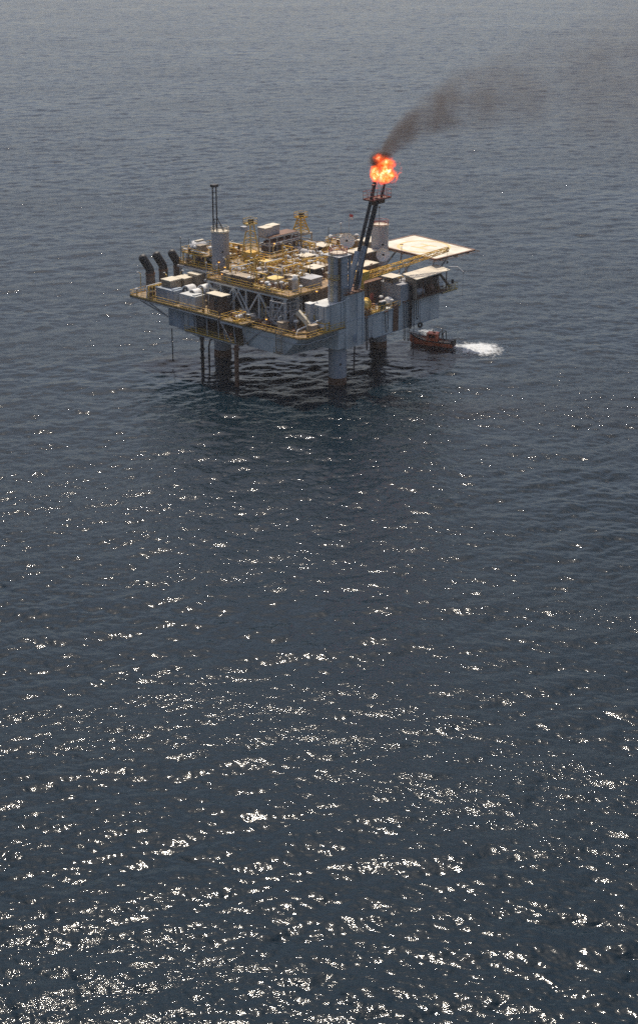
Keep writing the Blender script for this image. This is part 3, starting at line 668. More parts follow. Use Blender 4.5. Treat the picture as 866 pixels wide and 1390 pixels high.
# ------------------------------------------------------------------ accommodation blocks on the upper deck
def block(name, label, cat, u0, u1, v0, v1, z0, z1, wall, roof, win=True):
    t = thing(name, label, cat, ((u0 + u1)/2, (v0 + v1)/2, z0))
    MB().box(u0, u1, v0, v1, z0, z1).build('wall', wall, t)
    MB().box(u0 - 0.15, u1 + 0.15, v0 - 0.15, v1 + 0.15, z1 + 0.003, z1 + 0.18).build('roof', roof, t)
    if win:
        n = max(1, int((v1 - v0)/2.2))
        for k in range(n):
            vc = v0 + (k + 0.5)*(v1 - v0)/n; MB().box(u0 - 0.05, u0, vc - 0.4, vc + 0.4, z0 + 0.9, z0 + 1.7).build('window', 'glass', t)
        MB().box((u0 + u1)/2 - 0.4, (u0 + u1)/2 + 0.4, v0 - 0.05, v0, z0 + 0.05, z0 + 1.95).build('door', 'rust', t)
    return t
block('cabin_block', 'brown cabin block with a cream roof between the two satellite dishes', 'cabin', 17.6, 23.0, 9.0, 13.6, 19, 21.9, 'brown', 'cream')
block('cabin_block', 'low brown cabin block with a pale roof in front of the block between the dishes', 'cabin', 14.0, 18.6, 5.2, 8.6, 19, 20.6, 'brown', 'cream')
block('cabin_block', 'tan cabin block with a cream roof behind the flare boom, left of the right leg', 'cabin', 25.0, 29.4, 13.2, 16.6, 19, 22.6, 'tan', 'cream')
block('shipping_container', 'long brown container lying along the top of the truss', 'container', -8.6, -6.4, 15.6, 22.4, 19, 20.5, 'brown', 'tan', False)
block('shipping_container', 'lit tan container beside the blue tarpaulin bundle', 'container', -6.6, -4.0, 11.0, 13.4, 19, 20.7, 'cream', 'lyellow', False)
block('equipment_shed', 'dark grey shed next to the tiny white topped hut', 'shed', -1.4, 2.0, 6.0, 8.8, 19, 20.6, 'grey', 'grey', False)
block('equipment_shed', 'blue grey plated shed under the left leg, right of the filter housings', 'shed', -5.6, -4.3, 24.4, 28.6, 13.3, 17.9, 'grey', 'grey', False)
t = thing('tarpaulin_bundle', 'dark blue tarpaulin bundle on the upper deck behind the lit tan container', 'tarpaulin', (-3.6, 14.6, 19))
bm_ = MB(); bm_.lathe((-4.9, 14.6, 19.75), (1, 0, 0), [(0, 0.05), (0.15, 0.6), (0.6, 0.85), (1.3, 0.75), (2.0, 0.9), (2.5, 0.6), (2.6, 0.05)], 14); bm_.build('cover', 'tarp', t)
MB().box(-4.9, -2.3, 13.9, 15.3, 19.0, 19.35).build('pallet', 'tan', t)

# arched brown cabinets on the lower right deck
def cabinet(label, u0, u1):
    t = thing('compressor_cabinet', label, 'compressor cabinet', ((u0 + u1)/2, 3.6, 13.2))
    MB().box(u0, u1, 2.8, 4.5, 13.204, 18.0).build('cabinet', 'brown', t)
    c = (u1 - 1.1, 2.65, 16.2)
    MB().tube([(c[0] - 1.0, 2.6, 16.6)] + [(c[0] + 1.0*math.cos(a), 2.6, 16.6 + 1.0*math.sin(a)) for a in np.linspace(PI, 0, 9)] + [(c[0] + 1.0, 2.6, 13.6)], 0.26, 8).build('arched_duct', 'pipe', t)
    MB().box(u0 + 0.4, u0 + 1.5, 2.74, 2.8, 13.5, 15.6).build('door', 'red', t)
    MB().box(u0 - 0.1, u1 + 0.1, 2.6, 4.6, 18.003, 18.14).build('roof', 'rust', t)
cabinet('brown compressor cabinet with an arched duct, right behind the front leg', 8.2, 12.4)
cabinet('brown compressor cabinet with an arched duct, beside the pale sloped roof shelter', 12.8, 16.8)
t = thing('ball_tank', 'small white ball tank on the lower deck at the foot of the arched cabinets', 'tank', (15.6, -0.2, 13.2))
MB().lathe((15.6, -0.2, 13.4), (0, 0, 1), [(0, 0.3), (0.25, 0.75), (0.75, 0.95), (1.3, 0.75), (1.6, 0.3), (1.66, 0.01)], 16).build('ball', 'white', t)
MB().tube([(15.6, -0.2, 13.204), (15.6, -0.2, 13.7)], 0.35, 8).build('foot', 'brown', t)
t = thing('hose_reel', 'big golden yellow hose reel on the lower deck right of the front leg', 'hose reel', (8.2, 0.4, 13.2))
MB().lathe((7.0, 0.4, 14.6), (1, 0, 0), [(0, 0.1), (0, 1.35), (0.15, 1.35), (0.15, 0.7), (2.2, 0.7), (2.2, 1.35), (2.35, 1.35), (2.35, 0.1)], 20).build('drum', 'yellow', t)
MB().lathe((7.2, 0.4, 14.6), (1, 0, 0), [(0, 0.7), (0.05, 1.1), (1.9, 1.1), (1.95, 0.7)], 20).build('hose', 'lyellow', t)
MB().box(6.8, 9.6, -0.6, 1.4, 13.204, 13.4).build('frame', 'yellow', t)
t = thing('cargo_basket', 'yellow wire cargo basket on the lower deck in front of the hose reel', 'basket', (9.2, -1.3, 13.2))
m = MB(); m.rail([(7.6, -1.9, 13.25), (10.8, -1.9, 13.25), (10.8, -0.8, 13.25), (7.6, -0.8, 13.25)], closed=True, step=0.5, h=1.0); m.build('mesh', 'yellow', t)
MB().box(7.6, 10.8, -1.9, -0.8, 13.204, 13.26).build('base', 'lyellow', t)
t = thing('dark_drum_pair', 'dark green pump set with white caps on the lower right deck', 'pump', (12.4, -1.2, 13.2))
MB().cyl(12.0, -1.2, 13.204, 14.7, 0.5, n=12).build('pump_body', 'green', t); MB().cyl(13.1, -1.0, 13.204, 14.6, 0.5, n=12).build('pump_body', 'green', t)
MB().cyl(12.0, -1.2, 14.7, 14.9, 0.4, n=10).build('cap', 'white', t); MB().cyl(13.1, -1.0, 14.6, 14.8, 0.4, n=10).build('cap', 'white', t)

# ------------------------------------------------------------------ bow deck: vessel, column, duct and pipe rack
t = thing('pressure_vessel', 'tall blue stepped pressure vessel on the bow deck', 'pressure vessel', (-5.0, 6.9, 12.35))
MB().lathe((-5.0, 6.9, 12.4), (0, 0, 1), [(0, 1.05), (0.3, 0.95), (5.6, 0.95), (6.4, 0.6), (8.6, 0.6), (8.8, 0.75), (9.0, 0.75), (9.15, 0.5), (9.7, 0.45), (9.75, 0.01)], 20).build('shell', 'blue', t)
m = MB(); m.tube([(-5.7, 6.0, 13), (-5.7, 6.0, 19.2), (-5.4, 6.6, 20)], 0.09, 6); m.tube([(-4.3, 5.9, 12.5), (-4.2, 5.9, 18)], 0.08, 6); m.build('side_pipe', 'pipe', t)
m = MB(); m.ring((-5.0, 6.9, 17.2), (0, 0, 1), 1.4, 0.07, 16, 5); m.ring((-5.0, 6.9, 18.2), (0, 0, 1), 1.4, 0.05, 16, 5); m.build('ring_rail', 'blue2', t)
t = thing('process_column', 'square blue grey column beside the tilted cream duct', 'process column', (-6.3, 1.6, 12.35))
MB().box(-7.1, -5.8, 0.9, 2.3, 12.354, 17.6).build('column', 'grey', t); MB().box(-7.2, -5.7, 0.8, 2.4, 17.603, 17.75).build('cap', 'white', t)
t = thing('tilted_duct', 'tilted cream duct with white pipes on the bow deck', 'duct', (-9.0, 0.9, 12.35))
m = MB(); m.beam((-9.2, 2.4, 16.4), (-8.2, 0.2, 13.9), 1.0, 0.9); m.build('duct', 'cream', t)
MB().tube([(-8.2, 0.2, 13.9), (-10.8, 0.8, 13.3), (-11.2, 0.9, 12.4)], 0.16, 7).build('branch_pipe', 'white', t)
MB().tube([(-8.2, 0.2, 13.9), (-4.2, -1.3, 15.2)], 0.15, 7).build('branch_pipe', 'white', t)
MB().tube([(-8.2, 0.3, 12.36), (-8.2, 0.3, 14.0)], 0.3, 8).build('support', 'grey', t)
t = thing('pipe_rack', 'dense rack of silvery looping pipes left of the tall blue vessel', 'pipe rack', (-8.6, 6.6, 12.35))
m = MB(); rs = random.Random(3)
for u in (-10.4, -8.6, -6.8):
    for v in (4.9, 6.6, 8.6): m.beam((u, v, 12.36), (u, v, 17.8), 0.16, 0.16)
for z in (14.1, 15.9, 17.7):
    for u in (-10.4, -8.6, -6.8): m.beam((u, 4.9, z), (u, 8.6, z), 0.14, 0.14)
    for v in (4.9, 6.6, 8.6): m.beam((-10.4, v, z), (-6.8, v, z), 0.14, 0.14)
m.build('frame', 'grey', t)
for k in range(22):
    u = rs.uniform(-10.6, -6.6); v = rs.uniform(4.6, 8.8); z = rs.choice((13.2, 14.4, 15.2, 16.2, 16.9, 17.9))
    du, dv = rs.choice(((1.5, 0), (0, 1.7), (-1.3, 0), (0, -1.6)))
    z2 = max(12.5, z - rs.uniform(0.8, 3.0))
    m = MB().tube([(u, v, z), (u + du, v + dv, z), (u + du*1.12, v + dv*1.12, z - 0.25), (u + du*1.12, v + dv*1.12, z2), (u + du*0.6, v + dv*0.6, z2 - 0.1)], rs.uniform(0.09, 0.17), 6)
    m.build('pipe_loop', rs.choice(('pipe', 'white', 'pipe', 'grey')), t)

# process module at the back
t = thing('process_module', 'dark two storey steel process module with grey boxes on top at the back', 'process module', (12.5, 29.5, 19))
m = MB()
U0, U1, V0, V1 = 9.2, 18.2, 27.4, 30.6
for u in np.linspace(U0, U1, 5):
    for v in (V0, V1): m.beam((u, v, 19), (u, v, 24.0), 0.2, 0.2)
for z in (20.8, 22.4, 24.0):
    for v in (V0, V1): m.beam((U0, v, z), (U1, v, z), 0.22, 0.26)
    for u in (U0, U1): m.beam((u, V0, z), (u, V1, z), 0.22, 0.26)
m.build('frame', 'grey', t)
MB().box(U0 + 0.4, U1 - 0.4, V0 + 0.6, V1 - 0.3, 19.0, 22.2).build('equipment_core', 'brown', t)
MB().box(U0 - 0.1, U1 - 0.2, V0, V1, 24.14, 24.26).build('top_floor', 'rust', t)
for v in (27.6, 28.6, 29.6): MB().tube([(U0 + 0.5, v, 23.0), (U1, v, 23.0)], 0.2, 7).build('header_pipe', 'rust', t)
MB().tube([(U0 + 0.2, 27.1, 22.9), (U1 - 0.5, 27.1, 22.9)], 0.1, 6).build('header_pipe', 'white', t)
MB().tube([(U0 + 1, 27.1, 21.0), (U1 - 0.5, 27.1, 21.0)], 0.09, 6).build('header_pipe', 'white', t)
MB().tube([(U0 + 1, 27.1, 19.6), (U1 - 3, 27.1, 19.6)], 0.1, 6).build('header_pipe', 'white', t)
MB().box(8.9, 11.2, 28.4, 30.6, 24.27, 26.0).build('control_box', 'grey', t); MB().box(11.4, 13.8, 28.8, 30.8, 24.27, 26.1).build('control_box', 'grey', t)
MB().box(8.8, 11.3, 28.3, 30.7, 26.003, 26.12).build('box_roof', 'cream', t); MB().box(11.3, 13.9, 28.7, 30.9, 26.103, 26.2).build('box_roof', 'cream', t)

# ------------------------------------------------------------------ things hanging on the long side
def hose(label, u, z0, z1, w, group=None, r=0.08):
    t = thing('hanging_hose', label, 'hose', (u, -2.6, z1), group)
    pts = [(u, -2.0, z0 + 0.1), (u, -2.6, z0 - 0.3), (u + 0.05, -2.72, (z0 + z1)/2), (u + w*0.15, -2.75, z1 + 0.4), (u + w*0.5, -2.75, z1), (u + w*0.85, -2.75, z1 + 0.4), (u + w, -2.72, (z0 + z1)/2), (u + w, -2.6, z0 - 0.3)]
    MB().tube(pts, r, 6).build('hose', 'rubber', t)
    MB().box(u - 0.1, u + w + 0.1, -2.72, -2.3, z0 - 0.3, z0 - 0.12).build('hose_bracket', 'rust', t)
hose('dark hose loop hanging from the low deck below the hull, left of the rust strip', 11.6, 13.2, 8.6, 0.9)
hose('long dark hose loop hanging just right of the rust strip', 17.6, 14.1, 5.6, 0.7)
hose('dark hose loop reaching far below the hull, between the rust strip and the deckhouse', 18.9, 14.1, 5.2, 0.6, r=0.07)
hose('thick dark hose bunch on the casing wall beside the deckhouse', 19.6, 17.4, 7.8, 0.5, r=0.16)
hose('dark hose loop high on the hull at the left edge of the deckhouse', 21.6, 15.6, 9.3, 0.8)
hose('single dark hose line dropping to the water left of the boat', 20.9, 14.6, 1.6, 0.15, r=0.05)
hose('pair of dark hoses on the jacking house edge', 5.6, 13.2, 6.2, 0.5, r=0.1)
def fender(label, u, z, r, rope_top, tail):
    t = thing('tyre_fender', label, 'tyre', (u, -2.9, z))
    MB().ring((u, -2.9, z), (0.25, 1, 0), r*0.7, r*0.36, 20, 10).build('tyre', 'rubber', t)
    MB().tube([(u, -2.9, z + r*0.8), (u, -2.6, rope_top)], 0.05, 4).build('rope', 'rubber', t)
    if tail: MB().tube([(u, -2.9, z - r*0.8)] + tail, 0.04, 4).build('tail_rope', 'rubber', t)
fender('black tyre hanging on a rope below the hull, right of the front leg', 7.1, 8.05, 0.62, 10.2, [(7.9, -3.0, 6.0), (9.0, -3.0, 4.6), (9.8, -3.0, 4.1)])
fender('black tyre fender hanging on the hull above the orange boat', 22.9, 7.9, 0.62, 10.2, None)

# ------------------------------------------------------------------ lamps that are lit
def lamp(label, u, v, z0, z1):
    t = thing('floodlight', label, 'floodlight', (u, v, z0), 'lit orange floodlights')
    MB().tube([(u, v, z0), (u, v, z1)], 0.06, 5).build('pole', 'brown', t)
    MB().box(u - 0.3, u + 0.25, v - 0.35, v + 0.3, z1 + 0.12, z1 + 0.2).build('lamp_cover', 'brown', t)
    MB().lathe((u, v, z1), (-0.3, -0.5, 0.3), [(0, 0.02), (0, 0.17), (0.12, 0.17), (0.14, 0.02)], 10).build('lamp', 'lamp', t)
lamp('lit orange floodlight on the face of the left leg, the upper of two', -4.0, 29.4, 19, 21.0)
lamp('lit orange floodlight below the left leg, the lower right of two', -6.0, 25.6, 19, 20.9)
lamp('lit orange floodlight on the rail above the truss', -9.0, 23.4, 19, 20.4)
lamp('lit orange floodlight on the back rail between the pale roof and the flag', 25.2, 23.0, 19, 20.8)
lamp('lit orange floodlight in front of the helicopter deck', 28.0, 6.6, 19, 22.6)
lamp('lit orange floodlight on the front leg casing wing, left of the leg', -3.6, 2.4, 17.32, 19.4)
lamp('lit orange floodlight on the bow deck by the pipe rack', -11.6, 8.6, 12.36, 14.2)
lamp('lit pale floodlight on the back process module frame', 10.2, 27.0, 22.4, 22.9)

# ------------------------------------------------------------------ smaller repeated deck equipment
protos = {}
def proto_skid():
    t = thing('equipment_skid', 'yellow framed pump skid with a pale tank standing among the deck machinery', 'pump skid', (0, 0, 0), 'yellow framed pump skids on the decks')
    s = MB(); s.box(-1.0, 1.0, -0.6, 0.6, 0.0, 0.15)
    for x in (-1, 1):
        for y in (-0.6, 0.6): s.beam((x, y, 0), (x, y, 1.5), 0.1, 0.1)
    for y in (-0.6, 0.6): s.beam((-1, y, 1.5), (1, y, 1.5), 0.1, 0.1)
    for x in (-1, 1): s.beam((x, -0.6, 1.5), (x, 0.6, 1.5), 0.1, 0.1)
    s.build('frame', 'yellow', t)
    MB().lathe((-0.8, 0, 0.75), (1, 0, 0), [(0, 0.02), (0.1, 0.38), (1.3, 0.38), (1.4, 0.02)], 12).build('tank', 'white', t)
    MB().tube([(0.7, 0, 0.2), (0.7, 0, 1.9), (0.2, 0.2, 2.0)], 0.08, 6).build('pipe', 'pipe', t); return t
def proto_drum():
    t = thing('oil_drum', 'rust brown oil drum standing among the deck machinery', 'drum', (0, 0, 0), 'rust brown oil drums on the decks')
    m = MB().cyl(0, 0, 0.0, 0.9, 0.32, n=12)
    m.build('drum_body', 'rust', t); q = MB(); q.cyl(0, 0, 0.28, 0.32, 0.345, n=12); q.cyl(0, 0, 0.58, 0.62, 0.345, n=12); q.build('drum_hoop', 'rust', t); return t
def proto_spool():
    t = thing('pipe_run', 'pale bent pipe run with flanges crossing the deck', 'pipe run', (0, 0, 0), 'pale pipe runs on the decks')
    MB().tube([(-1.8, 0, 0), (-1.8, 0, 0.8), (-1.6, 0, 0.98), (1.4, 0, 1.0), (1.6, 0.2, 1.0), (1.6, 1.4, 1.0), (1.6, 1.5, 0.8), (1.6, 1.5, 0)], 0.13, 7).build('pipe', 'pipe', t)
    q = MB(); q.lathe((-0.6, 0, 0.99), (1, 0, 0), [(0, 0.01), (0, 0.25), (0.12, 0.25), (0.12, 0.01)], 10); q.lathe((0.7, 0, 0.99), (1, 0, 0), [(0, 0.01), (0, 0.25), (0.12, 0.25), (0.12, 0.01)], 10); q.build('flange', 'rust', t)
    MB().ring((0, 0, 1.35), (0, 0, 1), 0.25, 0.04, 10, 4).build('valve_wheel', 'red', t); return t
def proto_cab():
    t = thing('equipment_cabinet', 'small brown equipment cabinet with a pale top on the deck', 'cabinet', (0, 0, 0), 'small brown cabinets with pale tops')
    MB().box(-0.7, 0.7, -0.5, 0.5, 0, 1.5).build('casing', 'tan', t); MB().box(-0.78, 0.78, -0.58, 0.58, 1.503, 1.58).build('top', 'tan', t); MB().box(-0.74, -0.7, -0.3, 0.3, 0.1, 1.3).build('door', 'brown', t); return t
def proto_vent():
    t = thing('mushroom_vent', 'white mushroom vent standing on the deck', 'vent', (0, 0, 0), 'white mushroom vents on the decks')
    MB().cyl(0, 0, 0, 1.3, 0.18, n=10).build('vent_pipe', 'grey', t); MB().lathe((0, 0, 1.2), (0, 0, 1), [(0, 0.4), (0.1, 0.45), (0.3, 0.35), (0.42, 0.02)], 12).build('vent_cap', 'white', t); return t
def proto_vessel():
    t = thing('separator_vessel', 'horizontal grey separator vessel with brown saddles on the deck', 'separator', (0, 0, 0), 'horizontal grey separator vessels on the decks')
    MB().lathe((-1.7, 0, 1.05), (1, 0, 0), [(0, 0.02), (0.12, 0.45), (0.4, 0.65), (3.0, 0.65), (3.28, 0.45), (3.4, 0.02)], 16).build('shell', 'grey', t)
    q = MB(); q.box(-1.1, -0.9, -0.5, 0.5, 0, 0.6); q.box(0.9, 1.1, -0.5, 0.5, 0, 0.6); q.build('saddle', 'brown', t)
    MB().cyl(0, 0, 1.6, 2.2, 0.14, n=8).build('nozzle', 'pipe', t); return t
def proto_frame():
    t = thing('lifting_frame', 'slim yellow lifting frame over the deck machinery', 'lifting frame', (0, 0, 0), 'slim yellow lifting frames on the decks')
    q = MB()
    for x in (-1.2, 1.2): q.beam((x, -0.5, 0), (x, 0, 2.6), 0.13, 0.13); q.beam((x, 0.5, 0), (x, 0, 2.6), 0.13, 0.13)
    q.beam((-1.5, 0, 2.65), (1.5, 0, 2.65), 0.18, 0.22); q.build('frame', 'yellow', t)
    MB().box(-0.15, 0.15, -0.12, 0.12, 1.9, 2.5).build('hoist', 'black', t); return t
def proto_crate():
    t = thing('tool_basket', 'open rust red tool basket holding pale sacks', 'basket', (0, 0, 0), 'rust red tool baskets on the decks')
    q = MB(); q.box(-0.9, 0.9, -0.6, 0.6, 0, 0.08)
    for a in (((-0.9, -0.6), (0.9, -0.6)), ((0.9, -0.6), (0.9, 0.6)), ((0.9, 0.6), (-0.9, 0.6)), ((-0.9, 0.6), (-0.9, -0.6))):
        for z in (0.3, 0.6, 0.9): q.beam((*a[0], z), (*a[1], z), 0.06, 0.12)
        q.beam((*a[0], 0), (*a[0], 1.0), 0.09, 0.09)
    q.build('basket_frame', 'rust', t)
    MB().lathe((-0.6, 0, 0.45), (1, 0, 0), [(0, 0.1), (0.2, 0.35), (0.7, 0.4), (1.1, 0.3), (1.2, 0.05)], 8).build('sack', 'cream', t); return t
def proto_mast():
    t = thing('light_mast', 'x', 'light mast', (0, 0, 0), 'thin masts on the decks')
    MB().tube([(0, 0, 0), (0, 0, 3.6), (0.5, 0, 3.9)], 0.07, 5).build('mast_pole', 'lyellow', t); MB().box(0.35, 0.8, -0.12, 0.12, 3.84, 3.98).build('lamp_head', 'grey', t); return t
def proto_rack():
    t = thing('pipe_bridge', 'x', 'pipe rack', (0, 0, 0), 'ochre pipe racks on the decks')
    q = MB()
    for x in (-1.6, 0, 1.6):
        for y in (-0.6, 0.6): q.beam((x, y, 0), (x, y, 2.4), 0.12, 0.12)
        for z in (1.2, 2.35): q.beam((x, -0.75, z), (x, 0.75, z), 0.12, 0.12)
    q.build('rack_frame', 'yellow', t)
    for i, (y, z) in enumerate(((-0.45, 1.35), (0.05, 1.37), (0.45, 1.33), (-0.3, 2.55), (0.3, 2.52))):
        MB().tube([(-2.2, y, z - 0.8), (-2.15, y, z), (2.1, y, z), (2.2, y + 0.1, z - 1.1)], 0.1, 6).build('pipe', ('pipe', 'lyellow', 'rust', 'white', 'yellow')[i], t)
    return t
def proto_stair():
    t = thing('deck_stair', 'x', 'stair', (0, 0, 0), 'yellow deck stairs')
    q = MB()
    for y in (-0.4, 0.4): q.beam((-1.3, y, 0.1), (1.3, y, 2.4), 0.08, 0.22); q.beam((-1.3, y, 1.1), (1.3, y, 3.4), 0.07, 0.07); q.beam((-1.3, y, 0), (-1.3, y, 1.1), 0.07, 0.07); q.beam((1.3, y, 0), (1.3, y, 3.4), 0.09, 0.09)
    q.build('stringer', 'yellow', t); q = MB()
    for k in range(9): q.box(-1.25 + k*0.3, -1.0 + k*0.3, -0.4, 0.4, 0.2 + k*0.26, 0.24 + k*0.26)
    q.build('tread', 'grating', t); return t
PR = [proto_skid(), proto_drum(), proto_spool(), proto_cab(), proto_vent(), proto_vessel(), proto_frame(), proto_crate(), proto_mast(), proto_rack(), proto_stair()]
RAD = [1.1, 0.4, 1.3, 0.8, 0.45, 1.3, 1.0, 0.9, 0.4, 1.6, 1.1]
used = [(0, 0, 3.0), (25.5, 10.6, 2.2), (-1.8, 31.1, 2.3), (1.6, 25.6, 2), (20.3, 28.6, 2), (12.4, 19.9, 2), (4.8, 10.7, 2), (22.4, 24.3, 2), (-2.2, 9.6, 1), (18.2, 1.2, 1.8), (8.4, 1.4, 1.2),
        (8.2, 0.4, 1.7), (9.2, -1.3, 1.2), (12.4, -1.2, 1.2), (15.6, -0.2, 1), (20.2, 11.3, 3.4), (16.3, 6.9, 2.6), (27.2, 14.9, 2.6), (-7.5, 19, 2.2), (-5.3, 12.2, 1.8), (0.3, 7.4, 2), (-3.6, 14.6, 1.3),
        (-5, 6.9, 1.3), (-6.4, 1.6, 1), (-9, 0.9, 1.4), (-8.6, 6.7, 2.6), (12, 29, 2.4), (15.5, 29, 2.4), (20.7, 5.8, 1), (20.4, 15.2, 1), (-11.9, 42, 1.3), (-8, 42.2, 1.3), (-3.4, 42.6, 1.3), (-10.6, 37, 2), (-7.2, 36.6, 1.8),
        (-4.6, 35.2, 2), (-11.9, 35.9, 2.5), (-12.3, 29, 2.4), (-9.8, 32.4, 1.4), (-8.2, 29.4, 1.3), (-6, 26.2, 1.2), (-11.6, 22, 2.2), (-9.2, 25.2, 1.3), (-5, 26.5, 1.6), (2.5, 21.2, 1.5), (6, 19.3, 1.0), (9.5, 17.8, 1.0), (13, 16.3, 1)]
rs = random.Random(21)
first = [True]*11
MARK = {'the left leg': (-1.8, 31.1), 'the right leg': (25.5, 10.6), 'the front leg': (0, 0), 'the tall gantry crane': (1.6, 25.6), 'the back gantry crane': (20.3, 28.6), 'the process module': (13, 29),
        'the tall blue vessel': (-5, 6.9), 'the exhaust stacks': (-8, 42), 'the flag': (28.9, 22.2), 'the deckhouse': (25, -3), 'the blue tarpaulin': (-3.6, 14.6), 'the long brown container': (-7.5, 19),
        'the dark roofed cabin': (4.8, 10.7), 'the middle roofed cabin': (12.4, 19.9), 'the white turbine hoods': (-9, 30), 'the covered lifeboat': (-1.2, 38.6), 'the lying pale boom': (8, 18.5),
        'the cabin block between the dishes': (20, 11), 'the corner canopy': (-11.6, 22), 'the hose reel': (8.2, 0.4), 'the arched cabinets': (12.5, 3.6), 'the dark grey shed': (0.3, 7.4), 'the side landing': (-12, 14.5), 'the wide back roof': (22.4, 24.3)}
SHORT = ['yellow pump skid with a pale tank', 'rust brown oil drum', 'pale bent pipe run with flanges', 'small brown cabinet with a pale top', 'white mushroom vent', 'horizontal grey separator vessel', 'slim yellow lifting frame', 'rust red tool basket with pale sacks', 'thin pale mast with a small lamp head', 'ochre pipe rack carrying mixed pipes', 'yellow deck stair']
taken = {}
def small_label(k, u, v):
    ds = sorted(MARK, key=lambda m: math.hypot(MARK[m][0] - u, MARK[m][1] - v))
    for nm in ds[:9]:
        mu, mv = MARK[nm]; X0, Y0 = (u - mu)*CU - (v - mv)*SU, (u - mu)*SU + (v - mv)*CU
        w = ('right of' if X0 > 0 else 'left of') if abs(X0) > abs(Y0) else ('behind' if Y0 > 0 else 'in front of')
        t = SHORT[k] + ', ' + w + ' ' + nm
        if t not in taken: taken[t] = 1; return t
    return None
def scatter(n, u0, u1, v0, v1, z, kinds):
    made = 0
    for _ in range(n*25):
        if made >= n: break
        k = rs.choice(kinds); u, v = rs.uniform(u0, u1), rs.uniform(v0, v1); R_ = RAD[k]
        if any(math.hypot(u - a, v - b) < c + R_*0.5 for a, b, c in used): continue
        if u - R_ < u0 - 0.3 or u + R_ > u1 + 0.3 or v - R_ < v0 - 0.3 or v + R_ > v1 + 0.3: continue
        lb = small_label(k, u, v)
        if lb is None: continue
        used.append((u, v, R_*0.5)); made += 1
        rot = rs.choice((0, PI/2, PI, -PI/2)) + rs.uniform(-0.06, 0.06); sc = rs.uniform(0.85, 1.3)
        if first[k]:
            first[k] = False; PR[k]['label'] = lb; PR[k].location = W(u, v, z + 0.003); PR[k].rotation_euler = (0, 0, AZ + rot); PR[k].scale = (sc,)*3
        else: dup(PR[k], (u, v, z + 0.003), rot, lb, scale=sc)
ALLK = [0, 0, 0, 1, 2, 2, 2, 3, 3, 4, 5, 5, 6, 7, 7, 8, 9, 9, 9, 9, 10]
scatter(45, -9.0, -3.0, 5, 26, 19.0, ALLK)
scatter(90, -2.5, 8.5, 9, 24, 19.0, ALLK)
scatter(80, 8.5, 24, 8, 27, 19.0, ALLK)
scatter(12, 24, 29.5, 17, 25, 21.04, [1, 3, 4, 2])
scatter(40, -4.0, 11, 32.5, 41, 19.0, ALLK)
scatter(12, -3.6, 4.2, 33.8, 40.6, 21.34, [1, 3, 4, 7, 2])
scatter(9, 5.6, 16.8, -2.0, 2.4, 13.2, [1, 3, 4, 7])
scatter(12, 20.5, 29.7, -0.5, 8.5, 14.1, [0, 1, 2, 3, 5])
scatter(24, -12.4, -1.0, -1.9, 13.8, 12.35, [0, 1, 2, 3, 4, 7, 8, 9, 2])
scatter(22, -14.3, -3, 19.2, 44.8, 13.3, [0, 1, 2, 3, 4, 8, 9])
scatter(6, -14.2, -5, 15, 28, 8.7, [1, 3, 7])
scatter(4, -15, -10, 12, 17.5, 13.2, [0, 1, 2])
# long pipe runs laid over the upper deck
def run(label, pts, r, mat):
    t = thing('pipeline', label, 'pipe run', pts[0]); MB().tube(pts, r, 7).build('pipe', mat, t)
    b = MB(); p, q = Vector(pts[0]), Vector(pts[-1]); n = max(2, int((q - p).length/2.5))
    for i in range(1, n):
        x = p.lerp(q, i/n); b.beam((x.x, x.y, x.z - r - 0.5), (x.x, x.y, x.z - r), 0.1, 0.1)
    b.build('pipe_support', 'brown', t)
run('bright white pipe sloping over the back deck towards the front leg top', [(22.0, 21.6, 21.2), (12.5, 9.6, 21.0)], 0.13, 'white')
run('yellow pipe along the front edge of the upper deck behind the front leg', [(6.0, 5.0, 19.7), (13.5, 5.0, 19.7)], 0.16, 'yellow')
run('pale pipe along the left side of the upper deck, inside the truss rail', [(-9.0, 6.0, 19.6), (-9.0, 14.6, 19.6)], 0.14, 'lyellow')
run('yellow pipe crossing the deck in front of the process module', [(7.0, 23.4, 19.7), (18.0, 25.2, 19.7)], 0.15, 'yellow')
run('brown pipe beside the left leg running to the back edge', [(1.4, 33, 19.7), (10.8, 37.5, 19.7)], 0.15, 'rust')
run('pale pipe along the left leg flank on the mezzanine', [(-3.4, 33.4, 22.0), (-3.4, 40.6, 22.0)], 0.14, 'white')
t = thing('covered_lifeboat', 'grey covered lifeboat on cradles behind the right exhaust stack', 'lifeboat', (-1.2, 38.6, 21.34))
MB().lathe((-3.4, 38.4, 22.5), (1, 0, 0), [(0, 0.05), (0.3, 0.6), (1.2, 1.05), (3.2, 1.05), (4.2, 0.6), (4.5, 0.05)], 14).build('shell', 'grey', t)
MB().box(-2.6, 0.4, 37.9, 38.9, 21.345, 21.7).build('cradle', 'brown', t)
MB().box(-2.0, 0.2, 38.1, 38.7, 23.45, 23.8).build('cover_ridge', 'cream', t)

